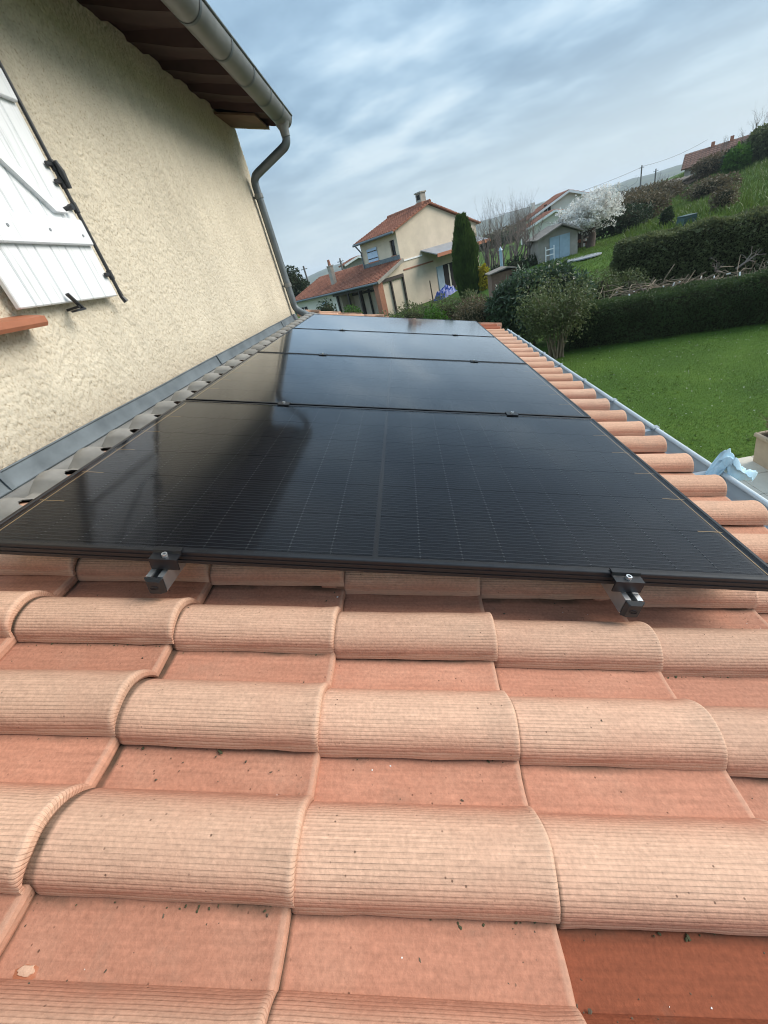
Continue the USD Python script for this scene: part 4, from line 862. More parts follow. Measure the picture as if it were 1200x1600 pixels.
P = np.array(P); Q = P[rng.integers(0, len(P), 7500)] + rng.normal(size=(7500, 3)) * .15
obj('foliage', MB().add(*leaves(Q, rng.normal(size=Q.shape), .075, rng, out=.2, asp=.45)), 'leaf_red', rsx)

shrub('laurel_shrub', 'broad glossy grey green laurel standing behind the stem shrub', 'shrub', (4.55, 12.9, -3.0), None, 11000, .14, 'leaf_laurel', 51, blobs=[((0, 0, 1.2), (1.0, .8, 1.12)), ((.75, .1, 1.28), (.75, .7, .98)), ((-.6, .1, 1.1), (.7, .6, 1.0)), ((1.35, -.25, 1.0), (.5, .5, .9))], asp=.42)
shrub('russet_shrub', 'loose russet leaved shrub between the laurel and the upper hedge', 'shrub', (6.7, 13.2, -3.0), None, 4200, .06, 'leaf_red', 52, blobs=[((0, 0, .95), (.8, .6, .8)), ((.9, .1, .8), (.7, .6, .7))], core=.5)
shrub('boundary_shrub', 'olive green shrub left of the laurel beyond the gutter end', 'shrub', (3.0, 13.6, -3.0), None, 6000, .07, 'leaf_brown', 53, blobs=[((0, 0, .95), (.9, .7, .95)), ((.55, 0, .8), (.6, .6, .9))])
shrub('boundary_hedge', 'mid green mixed hedge between the panels and the neighbouring house', 'hedge', (1.2, 14.5, -3.0), None, 15000, .07, 'leaf_hedge', 54, blobs=[((-1.0, 0, 1.0), (.8, .6, 1.0)), ((-.1, 0, 1.1), (.9, .7, 1.05)), ((.9, 0, 1.05), (.9, .7, 1.08)), ((1.9, .1, .98), (.9, .7, 1.02))])
shrub('bright_shrub', 'fresh bright green shrub in front of the mixed hedge', 'shrub', (1.78, 13.4, -3.0), None, 3600, .075, 'leaf_bright', 55, blobs=[((0, 0, .95), (.52, .45, 1.02)), ((-.3, 0, .8), (.4, .4, .85))], core=.5)
shrub('crimson_shrub', 'small crimson leaved shrub left of the mixed hedge', 'shrub', (-.15, 13.6, -3.0), (.42, .4, .98), 1800, .07, 'leaf_crimson', 56, core=.5)

# ------------------------------------------------------------------ the neighbouring house
PHI = math.radians(45)
KX, KY = 1.07, 32.0
NU, NV = np.array([math.cos(PHI), math.sin(PHI), 0]), np.array([-math.sin(PHI), math.cos(PHI), 0])
nh = thing('neighbour_house', 'cream two storey house with orange tile roof and low wing behind the panels', 'house', (KX, KY, -3.0))
def NP(u_, v_, z): u_, v_, z = np.broadcast_arrays(np.asarray(u_, float), np.asarray(v_, float), np.asarray(z, float)); return u_[..., None] * NU + v_[..., None] * NV + (z[..., None] + 3.0) * np.array([0, 0, 1.0])
def NB(u0, u1, v0, v1, z0, z1, mb=None): return (mb or MB()).frame_box(NP(u0, v0, z0), NU * (u1 - u0), NV * (v1 - v0), (0, 0, z1 - z0))
GW, FD, EZL, EZR, RU, RZ = 8.9, 3.9, 1.90, 1.15, 3.62, 2.94
# main walls with real openings cut as recesses: facade (u = 0) is built of bands around its two windows
def facade(v0, v1, z0, z1, holes, th=.3):
    mb = MB(); vs = sorted({v0, v1, *[h for q_ in holes for h in q_[:2]]}); zs = sorted({z0, z1, *[h for q_ in holes for h in q_[2:]]})
    for a, b in zip(vs[:-1], vs[1:]):
        for c, d in zip(zs[:-1], zs[1:]):
            if not any(a >= q_[0] - 1e-6 and b <= q_[1] + 1e-6 and c >= q_[2] - 1e-6 and d <= q_[3] + 1e-6 for q_ in holes): NB(0, th, a, b, c, d, mb)
    return mb
obj('wall', facade(0.0, FD, -3.1, EZL - .02, [(.30, .76, .50, 1.40), (2.2, 3.2, .52, 1.30)]), 'far_render', nh)
gp = [(.3, -3.1), (GW, -3.1), (GW, EZR - .02), (RU, RZ - .05), (.3, EZL + .06)]
obj('gable_wall', MB().prism(gp, NP(0, 0, 0.0), NU, (0, 0, 1), NV * .3), 'far_render', nh)
bk = MB(); bk.prism(gp, NP(0, FD - .3, 0.0), NU, (0, 0, 1), NV * .3); NB(GW - .3, GW, .3, FD - .3, -3.1, EZR - .05, bk); obj('back_wall', bk, 'far_render', nh)
def corrugated(p_eave0, p_eave1, p_ridge0, p_ridge1, pitch=.24, amp=.035, thick=.05, rows=10):
    """tile slope: waves across, small steps down the slope"""
    a, b, c, d = (np.asarray(q_, float) for q_ in (p_eave0, p_eave1, p_ridge0, p_ridge1)); L = np.linalg.norm(b - a); n = int(L / pitch * 6)
    nrm = np.cross(b - a, c - a); nrm /= np.linalg.norm(nrm); nrm *= np.sign(nrm[2])
    w = np.linspace(0, 1, n + 1); out = []
    for r in range(rows):
        for e in (0, 1):
            f_ = (r + e) / rows; hgt = (.03 if e == 0 else 0.0) + .02
            A, B = a + (c - a) * f_, b + (d - b) * f_
            rip = amp * (np.abs(np.sin(PI * w * L / pitch)) ** .8)
            out.append(A + (B - A) * w[:, None] + nrm * (hgt + rip)[:, None])
    P = np.array(out); Q = np.array([[a, b], [c, d]]) - nrm * thick
    m = MB().grid(P); 
    m.grid(np.array([np.linspace(a, b, n + 1), np.linspace(c, d, n + 1)]) - nrm * thick, flip=True)
    m.grid(np.stack([P[0], np.linspace(a, b, n + 1) - nrm * thick]), flip=True)
    m.grid(np.stack([P[:, 0], np.linspace(a, c, 2 * rows) - nrm * thick], 1)); m.grid(np.stack([P[:, -1], np.linspace(b, d, 2 * rows) - nrm * thick], 1), flip=True)
    return m
o1, o2 = .42, .22
sl1, sl2 = (RZ - EZL) / RU, (RZ - EZR) / (GW - RU)
rl = corrugated(NP(-o1, FD + o2, EZL - sl1 * o1 + .05), NP(-o1, -o2, EZL - sl1 * o1 + .05), NP(RU, FD + o2, RZ + .05), NP(RU, -o2, RZ + .05), rows=14)
rr_ = corrugated(NP(GW + o1, -o2, EZR - sl2 * o1 + .05), NP(GW + o1, FD + o2, EZR - sl2 * o1 + .05), NP(RU, -o2, RZ + .05), NP(RU, FD + o2, RZ + .05), rows=18)
obj('roof', rl, 'far_roof', nh); obj('roof', rr_, 'far_roof', nh)
obj('ridge_tile', MB().tube([NP(RU, -o2 - .02, RZ + .09), NP(RU, FD + o2, RZ + .09)], .13, 10), 'far_roof', nh, smooth=40)
ch = NB(RU - .30, RU + .22, .28, .75, RZ - .2, RZ + .72); NB(RU - .36, RU + .28, .22, .81, RZ + .72, RZ + .80, ch); obj('chimney', ch, 'concrete', nh)
obj('chimney_foot', NB(RU - .36, RU + .28, .22, .81, RZ - .1, RZ + .22), 'brick_red', nh); obj('chimney_opening', NB(RU - .305, RU - .302, .36, .66, RZ + .36, RZ + .64), 'dark_opening', nh)
# windows on the facade
w1 = obj('window', NB(.16, .20, .30, .76, .50, 1.40), 'dark_opening', nh); obj('sill', NB(-.06, .16, .26, .80, .44, .497), 'terracotta', w1); obj('pane', NB(.12, .13, .34, .72, .54, 1.36), 'window_glass', w1)
fr = MB(); NB(.10, .158, .303, .345, .503, 1.397, fr); NB(.10, .158, .715, .757, .503, 1.397, fr); obj('window_frame', fr, 'dark_timber', w1)
for v0, v1 in ((2.15, 2.69), (2.70, 3.25)):
    s1_ = obj('shutter', NB(-.05, -.01, v0, v1, .50, 1.32), 'blue_shutter', nh); b = MB(); NB(-.062, -.051, v0 + .02, v1 - .02, .66, .72, b); NB(-.062, -.051, v0 + .02, v1 - .02, 1.10, 1.16, b); obj('strap_hinge', b, 'dark_timber', s1_)
obj('window_sill', NB(-.08, -.001, 2.1, 3.3, .42, .49), 'terracotta', nh)
gm = MB().tube([NP(-o1 - .06, -o2, EZL - sl1 * o1 + .0), NP(-o1 - .06, FD + o2, EZL - sl1 * o1)], .075, 8); obj('gutter', gm, 'zinc_dark', nh, smooth=40)
obj('downpipe', MB().tube([NP(-o1 - .06, FD - .05, EZL - .2), NP(-.1, FD - .05, EZL - .62), NP(-.08, FD - .05, .2)], .05, 8), 'zinc_dark', nh, smooth=40)
# low wing in front of the facade and beyond it to the left
WE, WEZ, WJ = -2.75, -.72, .16
wsl = (WJ - WEZ) / -WE
WL0, WL1 = -.25, 11.6
wr1 = corrugated(NP(WE, FD, WEZ), NP(WE, WL0, WEZ), NP(0, FD, WJ), NP(0, WL0, WJ), rows=12); obj('wing_roof', wr1, 'far_roof', nh)
wr2 = corrugated(NP(WE, WL1, WEZ), NP(WE, FD + .004, WEZ), NP(1.1, WL1, WJ + wsl * 1.1), NP(1.1, FD + .004, WJ + wsl * 1.1), rows=16); obj('wing_roof', wr2, 'far_roof', nh)
wr3 = corrugated(NP(4.6, FD + .3, WEZ), NP(4.6, WL1, WEZ), NP(1.1, FD + .3, WJ + wsl * 1.1), NP(1.1, WL1, WJ + wsl * 1.1), rows=12); obj('wing_roof', wr3, 'far_roof', nh)
obj('flashing', NB(-.07, -.003, -.02, FD + .05, WJ + .05, WJ + .30), 'zinc_dark', nh)
wg = MB().tube([NP(WE - .06, WL0, WEZ - .05), NP(WE - .06, WL1, WEZ - .05)], .07, 8); obj('gutter', wg, 'zinc_dark', nh, smooth=40)
rb_ = MB().bar(NP(WE, WL0 - .03, WEZ - .05), NP(0, WL0 - .03, WJ - .05), .05, .2); obj('rake_board', rb_, 'concrete', nh)
ww = MB(); NB(-2.35, -2.1, 5.2, WL1 - .25, -3.1, WEZ + .02, ww); NB(-2.35, 4.2, WL1 - .5, WL1 - .26, -3.1, WEZ + .05, ww); obj('wing_wall', ww, 'far_render_white', nh)
obj('wing_gable', MB().prism([(-2.35, WEZ), (4.2, WEZ), (1.1, WJ + wsl * 1.05)], NP(0, WL1 - .5, 0.0), NU, (0, 0, 1), NV * .24), 'far_render_white', nh)
NBp = NB(WE + .08, WE + .55, -.10, .36, -3.1, WEZ - .04); obj('pillar', NBp, 'brick_red', nh)
obj('beam', NB(WE + .2, WE + .42, .36, 5.4, WEZ - .30, WEZ - .06), 'dark_timber', nh)
obj('porch_wall', NB(-.9, -.8, .25, 5.19, -3.1, WJ - .45), 'far_render', nh)
obj('porch_end_wall', NB(-2.1, -.92, 5.0, 5.19, -3.1, WEZ + .1), 'far_render', nh)
for v_ in (1.0, 1.9, 2.9, 3.8): obj('porch_post', NB(-1.02, -.91, v_, v_ + .13, -3.1, -.40), 'dark_timber', nh)
for v_ in (2.2, 3.55, 4.95): obj('porch_post', NB(WE + .24, WE + .38, v_, v_ + .14, -3.1, WEZ - .3), 'dark_timber', nh)
obj('porch_rail', NB(-1.0, -.92, .3, 5.0, -1.35, -1.2), 'dark_timber', nh)
obj('porch_gable', MB().prism([(WE + .6, WEZ + .05), (-.01, WEZ + .05), (-.01, WJ - .10)], NP(0, -.02, 0.0), NU, (0, 0, 1), NV * .06), 'far_render', nh)
obj('porch_lintel', NB(WE + .56, -.01, -.04, .08, WEZ - .16, WEZ + .04), 'dark_timber', nh)
for u_ in (-1.35, -.12): obj('porch_post', NB(u_, u_ + .1, -.04, .08, -3.1, WEZ - .16), 'dark_timber', nh)
obj('porch_side_wall', NB(-2.1, -.12, .10, .2, -3.1, WEZ - .1), 'far_render', nh)
obj('wing_shutter', NB(-2.41, -2.36, 6.6, 7.3, -2.2, -1.25), 'blue_shutter', nh)
w2 = obj('wing_window', NB(-2.38, -2.34, 9.7, 10.6, -2.0, -1.3), 'dark_opening', nh); obj('window_frame', NB(-2.41, -2.381, 10.12, 10.18, -2.0, -1.3), 'white_trim', w2)
wc_ = NB(-1.42, -1.12, 6.3, 6.7, -.5, 1.0); NB(-1.47, -1.07, 6.25, 6.75, 1.0, 1.06, wc_); obj('wing_chimney', wc_, 'concrete', nh); obj('chimney_pot', MB().tube([NP(-1.27, 6.5, 1.06), NP(-1.27, 6.5, 1.45)], [.12, .09], 10), 'brick_red', nh, smooth=40)
# gable side: string course, terracotta band, flat canopy, door, window
obj('string_course', NB(.05, 2.2, -.05, -.003, .0, .09), 'white_trim', nh); obj('brick_band', NB(.1, 3.3, -.03, -.003, -.55, -.46), 'brick_red', nh)
obj('canopy', MB().add([NP(2.15, -1.5, -.12), NP(8.4, -1.5, -.12), NP(8.4, -.004, .36), NP(2.15, -.004, .36), NP(2.15, -1.5, -.18), NP(8.4, -1.5, -.18), NP(8.4, -.004, .30), NP(2.15, -.004, .30)], [[0, 1, 2, 3], [7, 6, 5, 4], [4, 5, 1, 0], [5, 6, 2, 1], [7, 4, 0, 3]]), 'slab_grey', nh)
obj('canopy_edge', NB(2.10, 8.45, -1.56, -1.503, -.32, -.10), 'terracotta', nh)
obj('canopy_post', NB(8.1, 8.3, -1.45, -1.25, -3.1, -.19), 'dark_timber', nh)
d1 = obj('doorway', NB(4.3, 5.6, -.02, -.004, -2.95, -.95), 'dark_opening', nh); obj('door_shutter', NB(3.55, 4.25, -.06, -.004, -2.9, -.95), 'blue_shed', nh)
obj('door_curtain', NB(4.9, 5.05, -.035, -.021, -2.9, -1.0), 'far_render_white', d1)

rng = np.random.default_rng(19)
tp = thing('tarpaulin', 'crumpled bright blue tarpaulin heaped beside the house door', 'tarpaulin', tuple(np.array([KX, KY, -3.0]) + NU * 2.8 - NV * 1.2))
U, V = np.meshgrid(np.linspace(-1, 1, 26), np.linspace(-1, 1, 20), indexing='ij'); hh = (1 - np.abs(U) ** 4) * (1 - np.abs(V) ** 4) * (.62 + 1.1 * (meshkit.fbm(np.stack([U * 2.6, V * 2.6, U * 0], -1), 4, 2) - .5) + .18 * U)
obj('sheet', MB().grid(U[..., None] * NU * 1.0 + V[..., None] * NV * .6 + hh[..., None] * np.array([0, 0, .95])), 'tarp_blue', tp)
sk = obj('stake', MB().tube([tuple(np.array([KX, KY, -3.0]) + NU * 1.1 - NV * 1.4), tuple(np.array([KX - .03, KY, -1.55]) + NU * 1.1 - NV * 1.4)], [.05, .04], 6), 'bark', None); tag(sk, 'thin dark wooden stake before the gable wall', 'stake')

# shrubs by the wing
shrub('wing_shrub', 'dark rounded shrub against the low wing of the neighbouring house', 'shrub', (-4.55, 30.0, -3), None, 1500, .14, 'leaf_dark', 61, blobs=[((0, 0, 1.15), (.85, .8, 1.2)), ((-.5, 0, .9), (.6, .6, .95))])
shrub('porch_shrub', 'bright green shrub before the porch of the neighbouring house', 'shrub', (-2.9, 29.5, -3), None, 900, .14, 'leaf_bright', 62, blobs=[((0, 0, .75), (.8, .7, .78))])
# cypress and forsythia
rng = np.random.default_rng(23); cyp = thing('cypress', 'narrow dark green cypress tree in front of the gable wall', 'tree', (4.85, 27.5, -3.0))
n = 15000; h = rng.random(n) ** .85; prof = .62 * np.minimum(1, (1.04 - h) * 2.2) ** .7 * (.72 + .28 * np.minimum(1, h * 4)); a = rng.uniform(0, 2 * PI, n)
lump = .8 + .4 * meshkit.noise(np.stack([np.cos(a) * 3, np.sin(a) * 3, h * 3], -1), 4)
rad = prof * lump * (1 - .3 * rng.random(n) ** 2); P = np.stack([rad * np.cos(a), rad * np.sin(a), .1 + h * 4.1], 1); Nn = np.stack([np.cos(a) * .35, np.sin(a) * .35, np.ones(n)], 1)
obj('crown', MB().add(*leaves(P, Nn, .30, rng, out=1.6, droop=0, asp=.22)), 'leaf_cypress', cyp); obj('trunk', MB().tube([(0, 0, -.1), (0, 0, 3.6)], [.14, .03], 8), 'bark', cyp)
cc = trimesh.creation.icosphere(2); obj('inner_twigs', MB().add(cc.vertices * [.42, .42, 1.75] + [0, 0, 1.95], cc.faces), 'dark_core', cyp)  # dark solid added within the crown to block see-through
shrub('forsythia', 'yellow flowering shrub right of the cypress', 'shrub', (5.75, 27.2, -3), None, 1500, .12, 'leaf_yellow', 63, blobs=[((0, 0, 1.0), (.38, .38, 1.0))], core=.4)
shrub('cypress_shrub', 'small dark shrub right of the yellow flowering shrub', 'shrub', (6.5, 27.4, -3), (.5, .5, .85), 900, .12, 'leaf_dark', 64)
# small brick shed and blue post
bs = thing('brick_hut', 'small brick hut with a pale crooked roof edge behind the laurel', 'hut', (5.1, 21.3, -3.0))
obj('wall', MB().box(0, 1.2, 0, 1.0, 0, 1.60), 'brick_dull', bs); obj('roof', MB().prism([(-.1, 1.602), (.72, 1.72), (1.32, 1.56), (1.32, 1.60), (.72, 1.77), (-.1, 1.64)], (0, 1.1, 0), (1, 0, 0), (0, 0, 1), (0, -1.25, 0)), 'wood_grey', bs); obj('opening', MB().box(.85, 1.1, -.012, -.002, .7, 1.4), 'dark_opening', bs)
po = obj('blue_post', MB().tm(moved(rbox((.14, .14, 2.3), .02), (6.55, 25.8, -1.85))).tm(moved(trimesh.creation.cone(.12, .2, sections=4), (6.55, 25.8, -.70))), 'blue_shed', None); tag(po, 'pale blue wooden post rising among the bare shrubs', 'post')
# bare thicket
rng = np.random.default_rng(29)
spots = [(6.6, 29.5, 4.6), (7.5, 30.5, 5.2), (8.5, 31, 4.4), (9.4, 31.5, 3.9), (7.0, 28.0, 3.2), (8.3, 28.5, 3.0), (5.7, 30.5, 4.0)]
LB = ['tall bare tree beside the gable wall behind the cypress', 'tallest bare tree of the thicket right of the house', 'grey bare tree in the middle of the thicket', 'bare tree at the right end of the thicket by the shed', 'low bare bush in front of the thicket behind the hut', 'low bare bush in the thicket before the blue shed', 'slender bare tree at the left end of the thicket']
for (x, y, hgt), lb in zip(spots, LB):
    g0 = float(ground_z(x, y)); starts = [((rng.normal() * .25, rng.normal() * .25, 0), (rng.normal() * .3, rng.normal() * .3, 1.0)) for _ in range(4)]
    bare_tree('bare_tree', lb, (x, y, g0), hgt, int(rng.integers(1e6)), spread=.6, levels=7, r0=.07, trunk=.27, up=.7, kids=(2, 4), group='bare trees right of the neighbouring house', start=starts)
shrub('thicket_shrub', 'dark evergreen shrub at the foot of the bare thicket', 'shrub', (7.6, 27.0, -2.7), None, 2200, .13, 'leaf_dark', 65, blobs=[((0, 0, .8), (.9, .7, .8)), ((1.2, .3, .7), (.8, .6, .7))])
# blossom tree
rng = np.random.default_rng(35); bz = float(ground_z(12.3, 28.4))
bt = thing('blossom_tree', 'round fruit tree covered in white blossom on the neighbouring lawn', 'tree', (12.3, 28.4, bz)); tips = []
a_, b_ = branch_mesh(None, 3.6, 1.15, rng, 7, .085, (2, 4), .32, .24, tips=tips, n0=10)
tips = np.array(tips); cm_ = np.array([*tips[:, :2].mean(0), 0]) / tips[:, 2].mean()
for m_ in (a_, b_): m_.v = [v - v[:, 2:3] * cm_ for v in m_.v]
tips = tips - tips[:, 2:3] * cm_; lo_, hi_ = np.percentile(tips, 6, 0), np.percentile(tips, 94, 0)
kx = np.array([3.7 / (hi_[0] - lo_[0]), 3.2 / (hi_[1] - lo_[1]), 2.6 / hi_[2]])
for m_ in (a_, b_): m_.v = [v * kx for v in m_.v]
tips = tips * kx
obj('trunk', a_, 'bark', bt, smooth=50); obj('branches', b_, 'bark', bt)
tips = tips[tips[:, 2] > .85]; inn = ((tips - [0, 0, 1.8]) ** 2 / np.array([2.15, 1.9, 1.15]) ** 2).sum(1) < 1; tips = tips[inn]
P3, _d3 = blob_points((0, 0, 1.80), (2.15, 1.9, 1.15), 1500, rng, shell=.8, lump=.6, lf=2.6, seed=7)
Q = np.vstack([tips[rng.integers(0, len(tips), 1500)] + rng.normal(size=(1500, 3)) * .07, P3])
Q2 = np.repeat(Q, 5, 0) + rng.normal(size=(len(Q) * 5, 3)) * .045
obj('blossom', MB().add(*leaves(Q2, rng.normal(size=Q2.shape), .085, rng, out=.1, asp=.85)), 'petal', bt)
# garden shed with light blue doors
gz = float(ground_z(9.8, 27.0)); sd = thing('garden_shed', 'grey garden shed with pale blue double doors left of the blossom tree', 'shed', (8.85, 26.8, gz - .05))
obj('wall', MB().prism([(0, 0), (2.15, 0), (2.15, 1.15), (1.2, 1.62), (0, 1.22)], (0, 0, 0), (1, 0, 0), (0, 0, 1), (0, .12, 0)).prism([(0, 0), (2.15, 0), (2.15, 1.15), (1.2, 1.62), (0, 1.22)], (0, 2.0, 0), (1, 0, 0), (0, 0, 1), (0, .12, 0)).box(0, .1, .121, 1.999, 0, 1.2).box(2.05, 2.15, .121, 1.999, 0, 1.14), 'concrete', sd)
obj('roof', MB().bar((-.15, .9, 1.22), (1.2, .9, 1.69), 2.6, .06).bar((1.2, .9, 1.69), (2.35, .9, 1.12), 2.6, .06), 'wood_grey', sd)
for x in (.62, 1.18): obj('door', MB().box(x, x + .54, -.03, -.003, .05, 1.18), 'blue_shed', sd)
obj('rack', MB().box(.3, .34, -.3, -.26, 0, .8).box(.75, .79, -.3, -.26, 0, .8).box(.3, .79, -.29, -.27, .35, .40).box(.3, .79, -.29, -.27, .62, .67), 'white_trim', sd)
# open lean-to right of the shed
lt = thing('woodshed', 'open woodshed with posts and stacked things under the blossom tree', 'woodshed', (11.5, 29.6, bz))
for x in (0, .75, 1.5): obj('post', MB().box(x, x + .1, 0, .1, 0, 1.05), 'wood_grey', lt)
obj('roof', MB().box(-.1, 1.75, -.1, 1.2, 1.06, 1.12), 'wood_grey', lt); obj('back_wall', MB().box(0, 1.6, 1.0, 1.08, 0, 1.055), 'dark_timber', lt)
rng = np.random.default_rng(4)
for k in range(9): obj('log', MB().tm(moved(rbox((rng.uniform(.12, .3), .3, rng.uniform(.1, .25)), .02), (.2 + rng.uniform(0, 1.1), .35, .12 + .13 * (k % 3)))), ['brick_red', 'wood_grey', 'white_trim', 'bark'][k % 4], lt)
pool = obj('pond_cover', MB().tm(trimesh.creation.cylinder(.75, .05, sections=24).apply_transform(trimesh.transformations.scale_and_translate([1.2, 1.2, 1], [10.6, 24.9, float(ground_z(10.6, 24.9)) + .02]) if hasattr(trimesh.transformations, 'scale_and_translate') else np.array([[1.2, 0, 0, 10.6], [0, 1.2, 0, 24.9], [0, 0, 1, float(ground_z(10.6, 24.9)) + .04], [0, 0, 0, 1]]))), 'slab_grey', None); tag(pool, 'round grey cover lying on the grass below the shed', 'cover')

# far houses
def gable_house(name, label, c, rot, w, d, eave, ridge, wall_mat='far_render_white', roof_mat='far_roof', base=-3.2, windows=()):
    t = thing(name, label, 'house', (c[0], c[1], base), rot)
    e, r = eave - base, ridge - base
    obj('wall', MB().prism([(-w / 2, 0), (w / 2, 0), (w / 2, e), (0, r - .12), (-w / 2, e)], (0, 0, 0), (1, 0, 0), (0, 0, 1), (0, d, 0)), wall_mat, t)
    s_ = (r - e) / (w / 2); o_ = .45
    for sg in (-1, 1):
        A, B = np.array([sg * (w / 2 + o_), -.4, e - s_ * o_]), np.array([sg * (w / 2 + o_), d + .4, e - s_ * o_]); C_, D_ = np.array([0, -.4, r]), np.array([0, d + .4, r])
        obj('roof', corrugated(*( (B, A, D_, C_) if sg < 0 else (A, B, C_, D_)), pitch=.4, amp=.05, thick=.10, rows=8), roof_mat, t)
        obj('rake_board', MB().bar(np.array([sg * (w / 2 + o_), -.42, e - s_ * o_ - .1]), np.array([0, -.42, r - .1]), .05, .22), 'white_trim', t)
    for x, z0, ww_, hh in windows:
        q_ = obj('window', MB().box(x, x + ww_, -.03, -.002, z0, z0 + hh), 'dark_opening', t); obj('window_frame', MB().box(x + ww_ / 2 - .03, x + ww_ / 2 + .03, -.05, -.031, z0, z0 + hh), 'white_trim', q_)
    return t
f1 = gable_house('far_house', 'large white house with red roof rising behind the blossom tree', (21.8, 60, 0), .05, 8.4, 3.4, .6, 2.15, windows=((-2.8, 3.6, .8, 1.0), (2.0, 3.6, .8, 1.0), (-1, 1.6, .9, 1.1)))
obj('chimney', MB().box(-3.4, -3.0, 2.5, 2.9, 3.5, 5.2), 'far_render_white', f1)
f2 = gable_house('far_house', 'lower white gabled annex in front of the large white house', (18.6, 55, 0), .05, 6.0, 2.4, -.35, .62, windows=((.9, 1.5, .5, .8), (1.7, 1.5, .5, .8), (-1.6, 1.3, 1.2, .9)))
f3 = gable_house('far_house', 'small pale house with orange roof below the two poles', (34.9, 70, 0), -.2, 2.6, 4, -.75, -.05, wall_mat='far_render', base=-2.4, windows=((-.4, .6, .7, .6),))
f4 = gable_house('hill_house', 'long brown roofed house half hidden among trees on the hill', (49.0, 72, 0), 1.0, 6.0, 6.5, 1.3, 2.75, wall_mat='concrete', roof_mat='far_roof_brown', base=-1.5, windows=((-1.5, 1.5, 1, 1.1), (1.2, 1.5, 1, 1.1)))
for dx in (1.6, 3.6): obj('chimney', MB().box(-.25, .25, dx, dx + .4, 4.0, 4.75), 'brick_red', f4)
gable_house('far_house', 'flat walled pale house low behind the wing roof', (-4.3, 60, 0), .3, 3.0, 4, 1.3, 1.7, wall_mat='concrete', windows=())
# poles and wires
def pole(label, x, y, z0, z1):
    t = thing('utility_pole', label, 'pole', (x, y, z0), group='wooden utility poles on the skyline'); obj('post', MB().tube([(0, 0, 0), (0, 0, z1 - z0)], [.13, .09], 8), 'pole_grey', t); obj('cross_arm', MB().box(-.35, .35, -.03, .03, z1 - z0 - .34, z1 - z0 - .28), 'pole_grey', t)
    for x_ in (-.3, .3): obj('insulator', MB().tube([(x_, 0, z1 - z0 - .28), (x_, 0, z1 - z0 - .16)], .03, 6), 'white_trim', t)
pole('taller utility pole standing right of the blossom tree', 39.5, 80, -2, 3.2); pole('shorter utility pole right of the taller one', 41.6, 80, -2, 2.25)
pole('leftmost utility pole behind the dark evergreen tree', -9.4, 50, -3.2, 2.0); pole('utility pole behind the wing chimney', -5.3, 50, -3.2, 1.75)
def wire(label, a, b, sag):
    t_ = np.linspace(0, 1, 24)[:, None]; P = np.array(a) * (1 - t_) + np.array(b) * t_; P[:, 2] -= sag * 4 * (t_ * (1 - t_))[:, 0]
    o = obj('overhead_wire', MB().tube(P, .022, 4, caps=False), 'wire_dark', None); tag(o, label, 'wire')
wire('overhead wire running left from the taller pole behind the blossom tree', (39.5, 80, 2.95), (14.5, 66, 1.9), .5); wire('overhead wire running right from the taller pole to the hill house', (39.5, 80, 3.05), (52, 86, 4.2), .4)
# trees by the wing: evergreen and bare
shrub('evergreen_tree', 'dark rusty evergreen tree behind the downpipe at the left', 'tree', (-10.3, 46, -3), None, 6500, .2, 'leaf_dark', 71, blobs=[((0, 0, 3.6), (1.7, 1.5, 1.9)), ((1.0, 0, 2.6), (1.1, 1.0, 1.3)), ((-1.2, 0, 2.6), (1.3, 1.2, 1.6))], stems=5)
bare_tree('bare_tree', 'spreading bare tree left of the wing chimney', (-7.4, 50, -3.2), 5.7, 4, spread=1.0, levels=7, r0=.16, up=.3, mat='bark_grey'); bare_tree('bare_tree', 'distant bare tree right of the wing chimney', (-5.0, 62, -3.2), 5.2, 5, spread=.9, levels=6, r0=.15)
# hillside: compost bin, thin stumps, wood stack, hilltop trees
cb = thing('compost_bin', 'dark green compost bin on the slope above the upper hedge', 'bin', (16.6, 26.6, float(ground_z(16.6, 26.6))))
obj('body', MB().prism([(-.36, 0), (.36, 0), (.29, .42), (-.29, .42)], (0, -.36, 0), (1, 0, 0), (0, 0, 1), (0, .7, 0)), 'bin_green', cb); obj('lid', MB().tm(moved(rbox((.64, .74, .06), .02), (0, 0, .45))), 'bin_green', cb)
for i in range(3): obj('slat', MB().box(-.35 + .03 * i, .35 - .03 * i, -.385, -.361, .06 + .13 * i, .12 + .13 * i), 'bin_green', cb)
rng = np.random.default_rng(61)
ws = thing('wood_stack', 'long grey stack of wood under the hilltop thicket', 'wood stack', (34, 60, float(ground_z(34, 60))))
for k in range(60): c = np.array([rng.uniform(-3, 3), rng.normal() * .3, .15 + rng.random() * 1.3]); obj('log', MB().tube([c - [rng.uniform(.4, 1.3), .3, .1], c + [rng.uniform(.4, 1.3), .3, .1]], .12, 6), 'wood_grey', ws)
def far_shrub(label, x, y, r, n, size, mat, seed, group=None, name='hill_shrub', sink=.1):
    return shrub(name, label, 'shrub', (x, y, float(ground_z(x, y)) - sink), r, n, size, mat, seed, stems=3)
far_shrub('dark evergreen bush mass on the hill at the right edge', 37.6, 52, (2.3, 2.2, 1.8), 5200, .30, 'leaf_hedge', 81, sink=.8)
far_shrub('lighter leafy bush left of the dark evergreen mass on the hill', 34.8, 51.5, (1.2, 1.1, 1.15), 2400, .28, 'leaf_bright', 82)
far_shrub('dark ivy clad bush right beside the hill house roof', 37.4, 55, (1.9, 1.8, 1.3), 3600, .32, 'leaf_dark', 83, sink=.8)
far_shrub('thin dark conifer on the slope left of the compost bin', 16.4, 28.2, (.3, .3, .55), 900, .16, 'leaf_dark', 84)
far_shrub('brown twiggy bush in the tall grass above the upper hedge', 19.6, 28.6, (.8, .8, .75), 1200, .12, 'leaf_brown', 85)
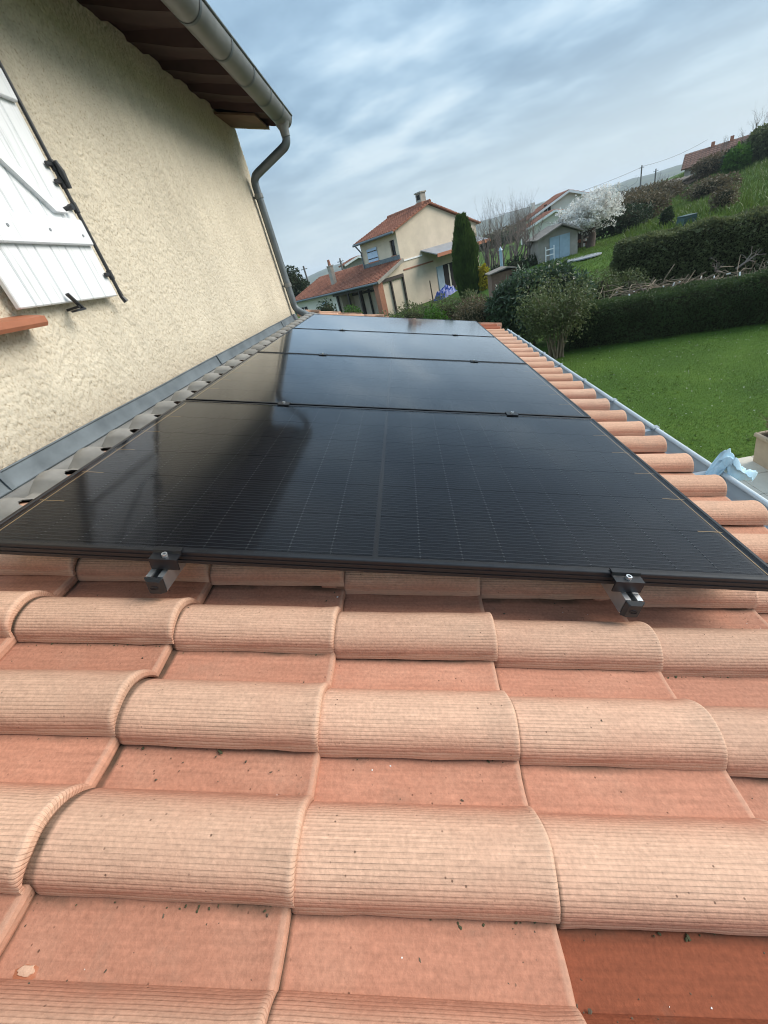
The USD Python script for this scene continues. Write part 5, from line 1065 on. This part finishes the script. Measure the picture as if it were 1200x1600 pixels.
far_shrub('long dark bramble bank behind the blossom tree', 15.6, 32.5, (2.4, 1.2, .9), 3200, .16, 'leaf_dark', 86)
far_shrub('olive bramble bush right of the blossom tree', 18.6, 36.5, (2.8, 1.4, 1.1), 3400, .18, 'leaf_brown', 87)
far_shrub('olive scrub before the hill house wall', 36.8, 58.5, (2.6, 1.2, 1.1), 2200, .24, 'leaf_brown', 93)
far_shrub('rough olive scrub in the middle of the grass slope', 27.0, 42, (2.4, 1.2, .8), 1800, .20, 'leaf_brown', 94)
far_shrub('brown scrub along the slope below the wood stack', 29, 56, (4.5, 2, 1.3), 3400, .26, 'leaf_brown', 88)
for k, (x, y, hgt, lb) in enumerate([(38.6, 60, 4.4, 'brown bare tree left of the hill house'), (41.6, 62, 4.2, 'brown bare tree in front of the hill house wall'), (34, 64, 3.6, 'low bare tree above the wood stack'), (30, 66, 3.2, 'small bare tree left of the wood stack'), (52.4, 76, 5.6, 'tall pale bare tree on the hilltop at the right edge'), (54.6, 77, 5.2, 'second pale bare tree at the right edge of the hilltop'), (26, 64, 3.0, 'small bare tree beneath the two poles'), (22.5, 50, 3.0, 'bare scrub tree beyond the blossom tree')]):
    bare_tree('bare_tree', lb, (x, y, float(ground_z(x, y)) - .1), hgt, 300 + k, spread=.85, levels=7, r0=.13 if hgt < 6 else .16, trunk=.27, up=.5)
far_shrub('low dark woodland edge behind the far houses', 12, 75, (16, 4, .9), 5000, .4, 'leaf_dark', 90)
far_shrub('dark scrub belt along the foot of the far hills', 40, 110, (24, 5, 1.5), 6000, .5, 'leaf_brown', 91)
far_shrub('dark treetops behind the wing of the neighbouring house', -13, 66, (6, 3, 1.6), 4000, .35, 'leaf_dark', 92)

# ------------------------------------------------------------------ haze
LOOK['haze_air'] = usdkit.material(stage, '/World/Looks/haze_air', {'v': ('principled_volume', dict(color=(0.80, 0.88, 0.97), density=0.00032, anisotropy=0.1))}, [], volume='v.volume')
hz = obj('haze', MB().box(-3600, 3600, -3600, 3600, -12, 90), 'haze_air', None, kind='stuff', label='thin bluish air over the far hills')
